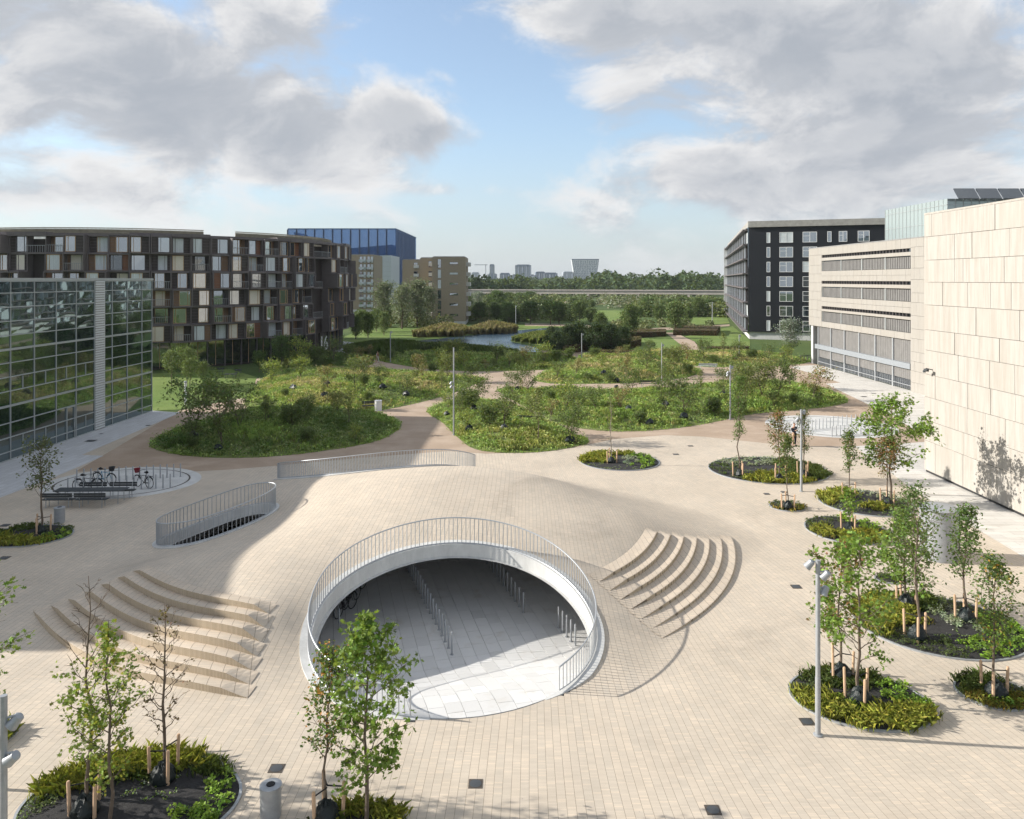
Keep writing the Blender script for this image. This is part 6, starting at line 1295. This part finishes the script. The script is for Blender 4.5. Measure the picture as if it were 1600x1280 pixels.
# metal cylinder (stair or vent tower)
cy_ = G(1467, 871); cyl = thing('metal_cylinder', 'smooth grey metal ventilation cylinder with a flat disc lid', 'cylinder', cy_); MB().lathe([(.79, 0), (.79, .04), (.80, .05), (.80, 2.25)], cy_, 48).build('drum', 'galv', cyl, True); MB().lathe([(.86, 2.25), (.88, 2.27), (.88, 2.31), (.84, 2.33), (.1, 2.36)], cy_, 48).build('lid', 'galv', cyl, True); MB().b2((cy_.x+.74, cy_.y-.30, .3), (cy_.x+.82, cy_.y-.26, 2.1)).build('hinge', 'dark_steel', cyl)
# railings of the ramp beside the limestone building
rr_ = thing('entrance_barrier', 'row of dark posts with a rail at the corner of the limestone building', 'barrier', G(1262, 562))
for k in range(7): q = G(1251+k*5.6, 566-k*.6); MB().tube([q, q+Vector((0, 0, 1.0))], .06, 6).build('post', 'dark_steel', rr_)
MB().tube([G(1251, 566)+Vector((0, 0, .95)), G(1285, 562.4)+Vector((0, 0, .95))], .05, 5).build('rail', 'dark_steel', rr_)
# service covers in the paving
def cover(px, py, wpx, phrase, round_=False):
    p = G(px, py); s = wpx*p.y/F/2; z = zt(p.x, p.y)+.006
    if ell_r(HOLE1, p.x, p.y) < 1: p = GF(px, py); z = p.z+.004
    m = MB(); m.prism([(p.x-s, p.y-s), (p.x+s, p.y-s), (p.x+s, p.y+s), (p.x-s, p.y+s)], z-.03, z+.004); o = m.build('drain_cover', 'drain', None); o.location = p; o.data.transform(Matrix.Translation((-p.x, -p.y, 0)))
    q = MB()
    for k in range(3): q.lathe([(s*(.85-.26*k), z+.002), (s*(.85-.26*k), z+.010+.003*k), (s*(.78-.26*k), z+.011+.003*k)], (0, 0, 0), 16)
    e = q.build('ribs', 'dark_steel', None); e.parent = o; qlabel(o, phrase, 'drain cover', 'covers set in the paving')
for c in [(432, 1201, 22), (743, 1225, 22), (1114, 1266, 23)]: cover(*c, 'square iron drain cover in the near paving')
cover(1261, 1128, 20, 'square iron drain cover beside the near right lamp post'); cover(1244, 917, 15, 'square iron drain cover right of the curved steps')
for c in [(1198, 772, 9), (1225, 769, 9)]: cover(*c, 'small iron cover in front of the far oval bed')
for c in [(1079, 697, 8), (1056, 710, 9)]: cover(*c, 'small iron cover near the gravel edge behind the dome')
for c in [(8, 821, 13), (7, 872, 14)]: cover(*c, 'iron cover in the shaded paving at the left edge')
for c in [(142, 689, 15), (231, 665, 8), (158, 678, 6)]: cover(*c, 'iron cover in the granite walk at the glass building')
for c in [(818, 968, 14), (1350, 620, 9), (1365, 615, 7)]: cover(*c, 'iron cover in pale stone paving')
# ------------------------------------------------------------------ people and a dog
def skin_body(name, verts, edges, m, sub=2, root=0):
    me = bpy.data.meshes.new(name); me.from_pydata([v[0] for v in verts], edges, []); o = bpy.data.objects.new(name, me); COL.objects.link(o)
    md = o.modifiers.new('skin', 'SKIN'); md.use_smooth_shade = True
    for i, v in enumerate(verts): me.skin_vertices[0].data[i].radius = (v[1], v[1]*(v[2] if len(v) > 2 else 1)); me.skin_vertices[0].data[i].use_root = i == root
    s = o.modifiers.new('sub', 'SUBSURF'); s.levels = sub; s.render_levels = sub
    dg = bpy.context.evaluated_depsgraph_get(); me2 = bpy.data.meshes.new_from_object(o.evaluated_get(dg)); bpy.data.objects.remove(o)
    o2 = bpy.data.objects.new(name, me2); COL.objects.link(o2); me2.materials.clear(); me2.materials.append(MATS[m]); return o2
def person(loc, rz, label, top, legs, hair='hair', stride=.0, arm='phone', bag=None, h=1.76):
    k = h/1.76; s = stride
    J = [((0, 0, .95), .12, .8), ((0, 0, 1.15), .115, .8), ((0, 0, 1.38), .15, .65), ((0, 0, 1.50), .055), ((0, .01, 1.58), .055), ((0, .02, 1.68), .098, 1.1), ((0, .02, 1.74), .07, 1.1)]
    E = [(0, 1), (1, 2), (2, 3), (3, 4), (4, 5), (5, 6)]
    for sx in (-1, 1):
        n = len(J); y = s*sx
        J += [((sx*.09, 0, .88), .088), ((sx*.10, y*.5+.02, .49), .062), ((sx*.10, y-.02, .09), .042), ((sx*.11, y+.13, .03), .035)]; E += [(0, n), (n, n+1), (n+1, n+2), (n+2, n+3)]
        n = len(J)
        if arm == 'phone': J += [((sx*.19, 0, 1.42), .058), ((sx*.23, .02, 1.15), .045), ((sx*.10, .24, 1.22), .033), ((sx*.05, .31, 1.27), .028)]
        else: J += [((sx*.19, 0, 1.42), .055), ((sx*.24, -y*.25, 1.14), .042), ((sx*.24, -y*.45+.06, .90), .032), ((sx*.235, -y*.5+.08, .80), .027)]
        E += [(2, n), (n, n+1), (n+1, n+2), (n+2, n+3)]
        f0 = n+3; hp = Vector(J[f0][0]); dv = (hp-Vector(J[n+2][0])).normalized()
        for fi in range(5):
            q = hp+dv*(.05 if fi < 4 else .02)+Vector((sx*(-.03+.018*fi), 0, .0)); J += [(tuple(q), .009), (tuple(q+dv*.035+Vector((0, .005, -.012))), .008)]; E += [(f0, len(J)-2), (len(J)-2, len(J)-1)]
    body = skin_body('person', J, E, 'skin'); body.location = loc; body.rotation_euler = (0, 0, rz); body.scale = (k, k, k); tag(body, label, 'person')
    def cl(name, V, E_, m): o = skin_body(name, V, E_, m); o.parent = body; return o
    V = [((0, 0, .90), .145, .8), ((0, 0, 1.15), .135, .8), ((0, 0, 1.38), .172, .68), ((0, 0, 1.49), .07)]; Ee = [(0, 1), (1, 2), (2, 3)]
    for sx in (-1, 1):
        n = len(V); b0 = 7+(0 if sx < 0 else 22)
        for q in range(4, 7): V.append((J[b0+q][0], J[b0+q][1]*1.32))
        Ee += [(2, n), (n, n+1), (n+1, n+2)]
    cl('jacket', V, Ee, top)
    V = [((0, 0, .96), .135, .8)]; Ee = []
    for sx in (-1, 1):
        n = len(V); b0 = 7+(0 if sx < 0 else 22)
        for q in range(0, 3): V.append((J[b0+q][0], J[b0+q][1]*1.28))
        Ee += [(0, n), (n, n+1), (n+1, n+2)]
    cl('trousers', V, Ee, legs)
    cl('hair', [((0, -.02, 1.66), .085, 1.1), ((0, -.01, 1.74), .088, 1.1), ((0, .03, 1.765), .06)], [(0, 1), (1, 2)], hair)
    for sx in (-1, 1): q = J[7+(0 if sx < 0 else 22)+2][0]; cl('shoe', [((q[0], q[1]-.02, .06), .05), ((q[0], q[1]+.14, .035), .042)], [(0, 1)], 'rubber')
    fm = MB(); fm.box((-.035, .118, 1.69), (.022, .012, .012)); fm.box((.035, .118, 1.69), (.022, .012, .012)); fm.box((0, .128, 1.665), (.022, .03, .035)); fm.box((0, .115, 1.63), (.045, .01, .01)); f_ = fm.build('face', 'brown_cloth', None); f_.parent = body
    if bag: cl('bag', bag[0], [(0, 1)], bag[1])
    return body
pp = G(1241, 697); pp.z = .01; person(pp, math.radians(200), 'person in dark clothes standing and looking at a phone by the right pad', 'navy_cloth', 'navy_cloth', bag=([((0, -.2, 1.1), .14), ((0, -.2, 1.36), .12)], 'black_metal'))
ph_ = MB(); ph_.box((0, 0, 0), (.075, .01, .15)); o = ph_.build('phone', 'white_paint'); o.location = pp+Vector((.10, -.36, 1.33)); o.rotation_euler = (-.5, 0, math.radians(200)); tag(o, 'small phone held by the person near the right pad', 'phone')
p2 = G(590, 567); p2.z = .01; person(p2, math.radians(150), 'person in a brown top and white trousers walking on the path', 'brown_cloth', 'white_cloth', stride=.22, arm='walk', bag=([((.3, .0, .95), .12), ((.3, 0, 1.15), .1)], 'yellow_cloth'))
dgp = p2+Vector((-.9, .35, 0)); dog = skin_body('dog', [((0, 0, .42), .11), ((0, .28, .44), .13), ((0, -.24, .42), .10), ((0, .42, .56), .075), ((0, .54, .62), .07), ((0, .68, .58), .04), ((0, -.36, .5), .03), ((0, -.5, .62), .02)] + [((sx*.08, y, z), r) for sx in (-1, 1) for y, z, r in ((.3, .30, .05), (.28, .16, .03), (.31, .02, .03))] + [((sx*.08, y, z), r) for sx in (-1, 1) for y, z, r in ((-.22, .30, .06), (-.30, .17, .03), (-.26, .02, .03))] + [((sx*.05, .52, .70), .025) for sx in (-1, 1)],
    [(0, 1), (0, 2), (1, 3), (3, 4), (4, 5), (2, 6), (6, 7), (1, 8), (8, 9), (9, 10), (1, 11), (11, 12), (12, 13), (2, 14), (14, 15), (15, 16), (2, 17), (17, 18), (18, 19), (4, 20), (4, 21)], 'rubber'); dog.location = dgp; dog.rotation_euler = (0, 0, 2.6); tag(dog, 'small black dog walking beside the person on the path', 'dog')

flush_labels()
# ------------------------------------------------------------------ air
HAZE = True
if HAZE:
    hz_ = MB().b2((-4000, -60, -1.2), (4000, 3200, 80)); o = hz_.build('haze', None) if False else None
    me = bpy.data.meshes.new('haze'); me.from_pydata(hz_.v, [], hz_.f); m = bpy.data.materials.new('haze'); m.use_nodes = True; t = NT(m.node_tree); t.n.clear(); pv_ = t.new('ShaderNodeVolumePrincipled'); pv_.inputs['Color'].default_value = (.80, .88, .97, 1); pv_.inputs['Density'].default_value = .00008; pv_.inputs['Anisotropy'].default_value = .2
    ou = t.new('ShaderNodeOutputMaterial'); t.l.new(pv_.outputs[0], ou.inputs['Volume']); me.materials.append(m); o = bpy.data.objects.new('haze', me); COL.objects.link(o); tag(o, 'thin blue haze over the fields and skyline', kind='stuff')
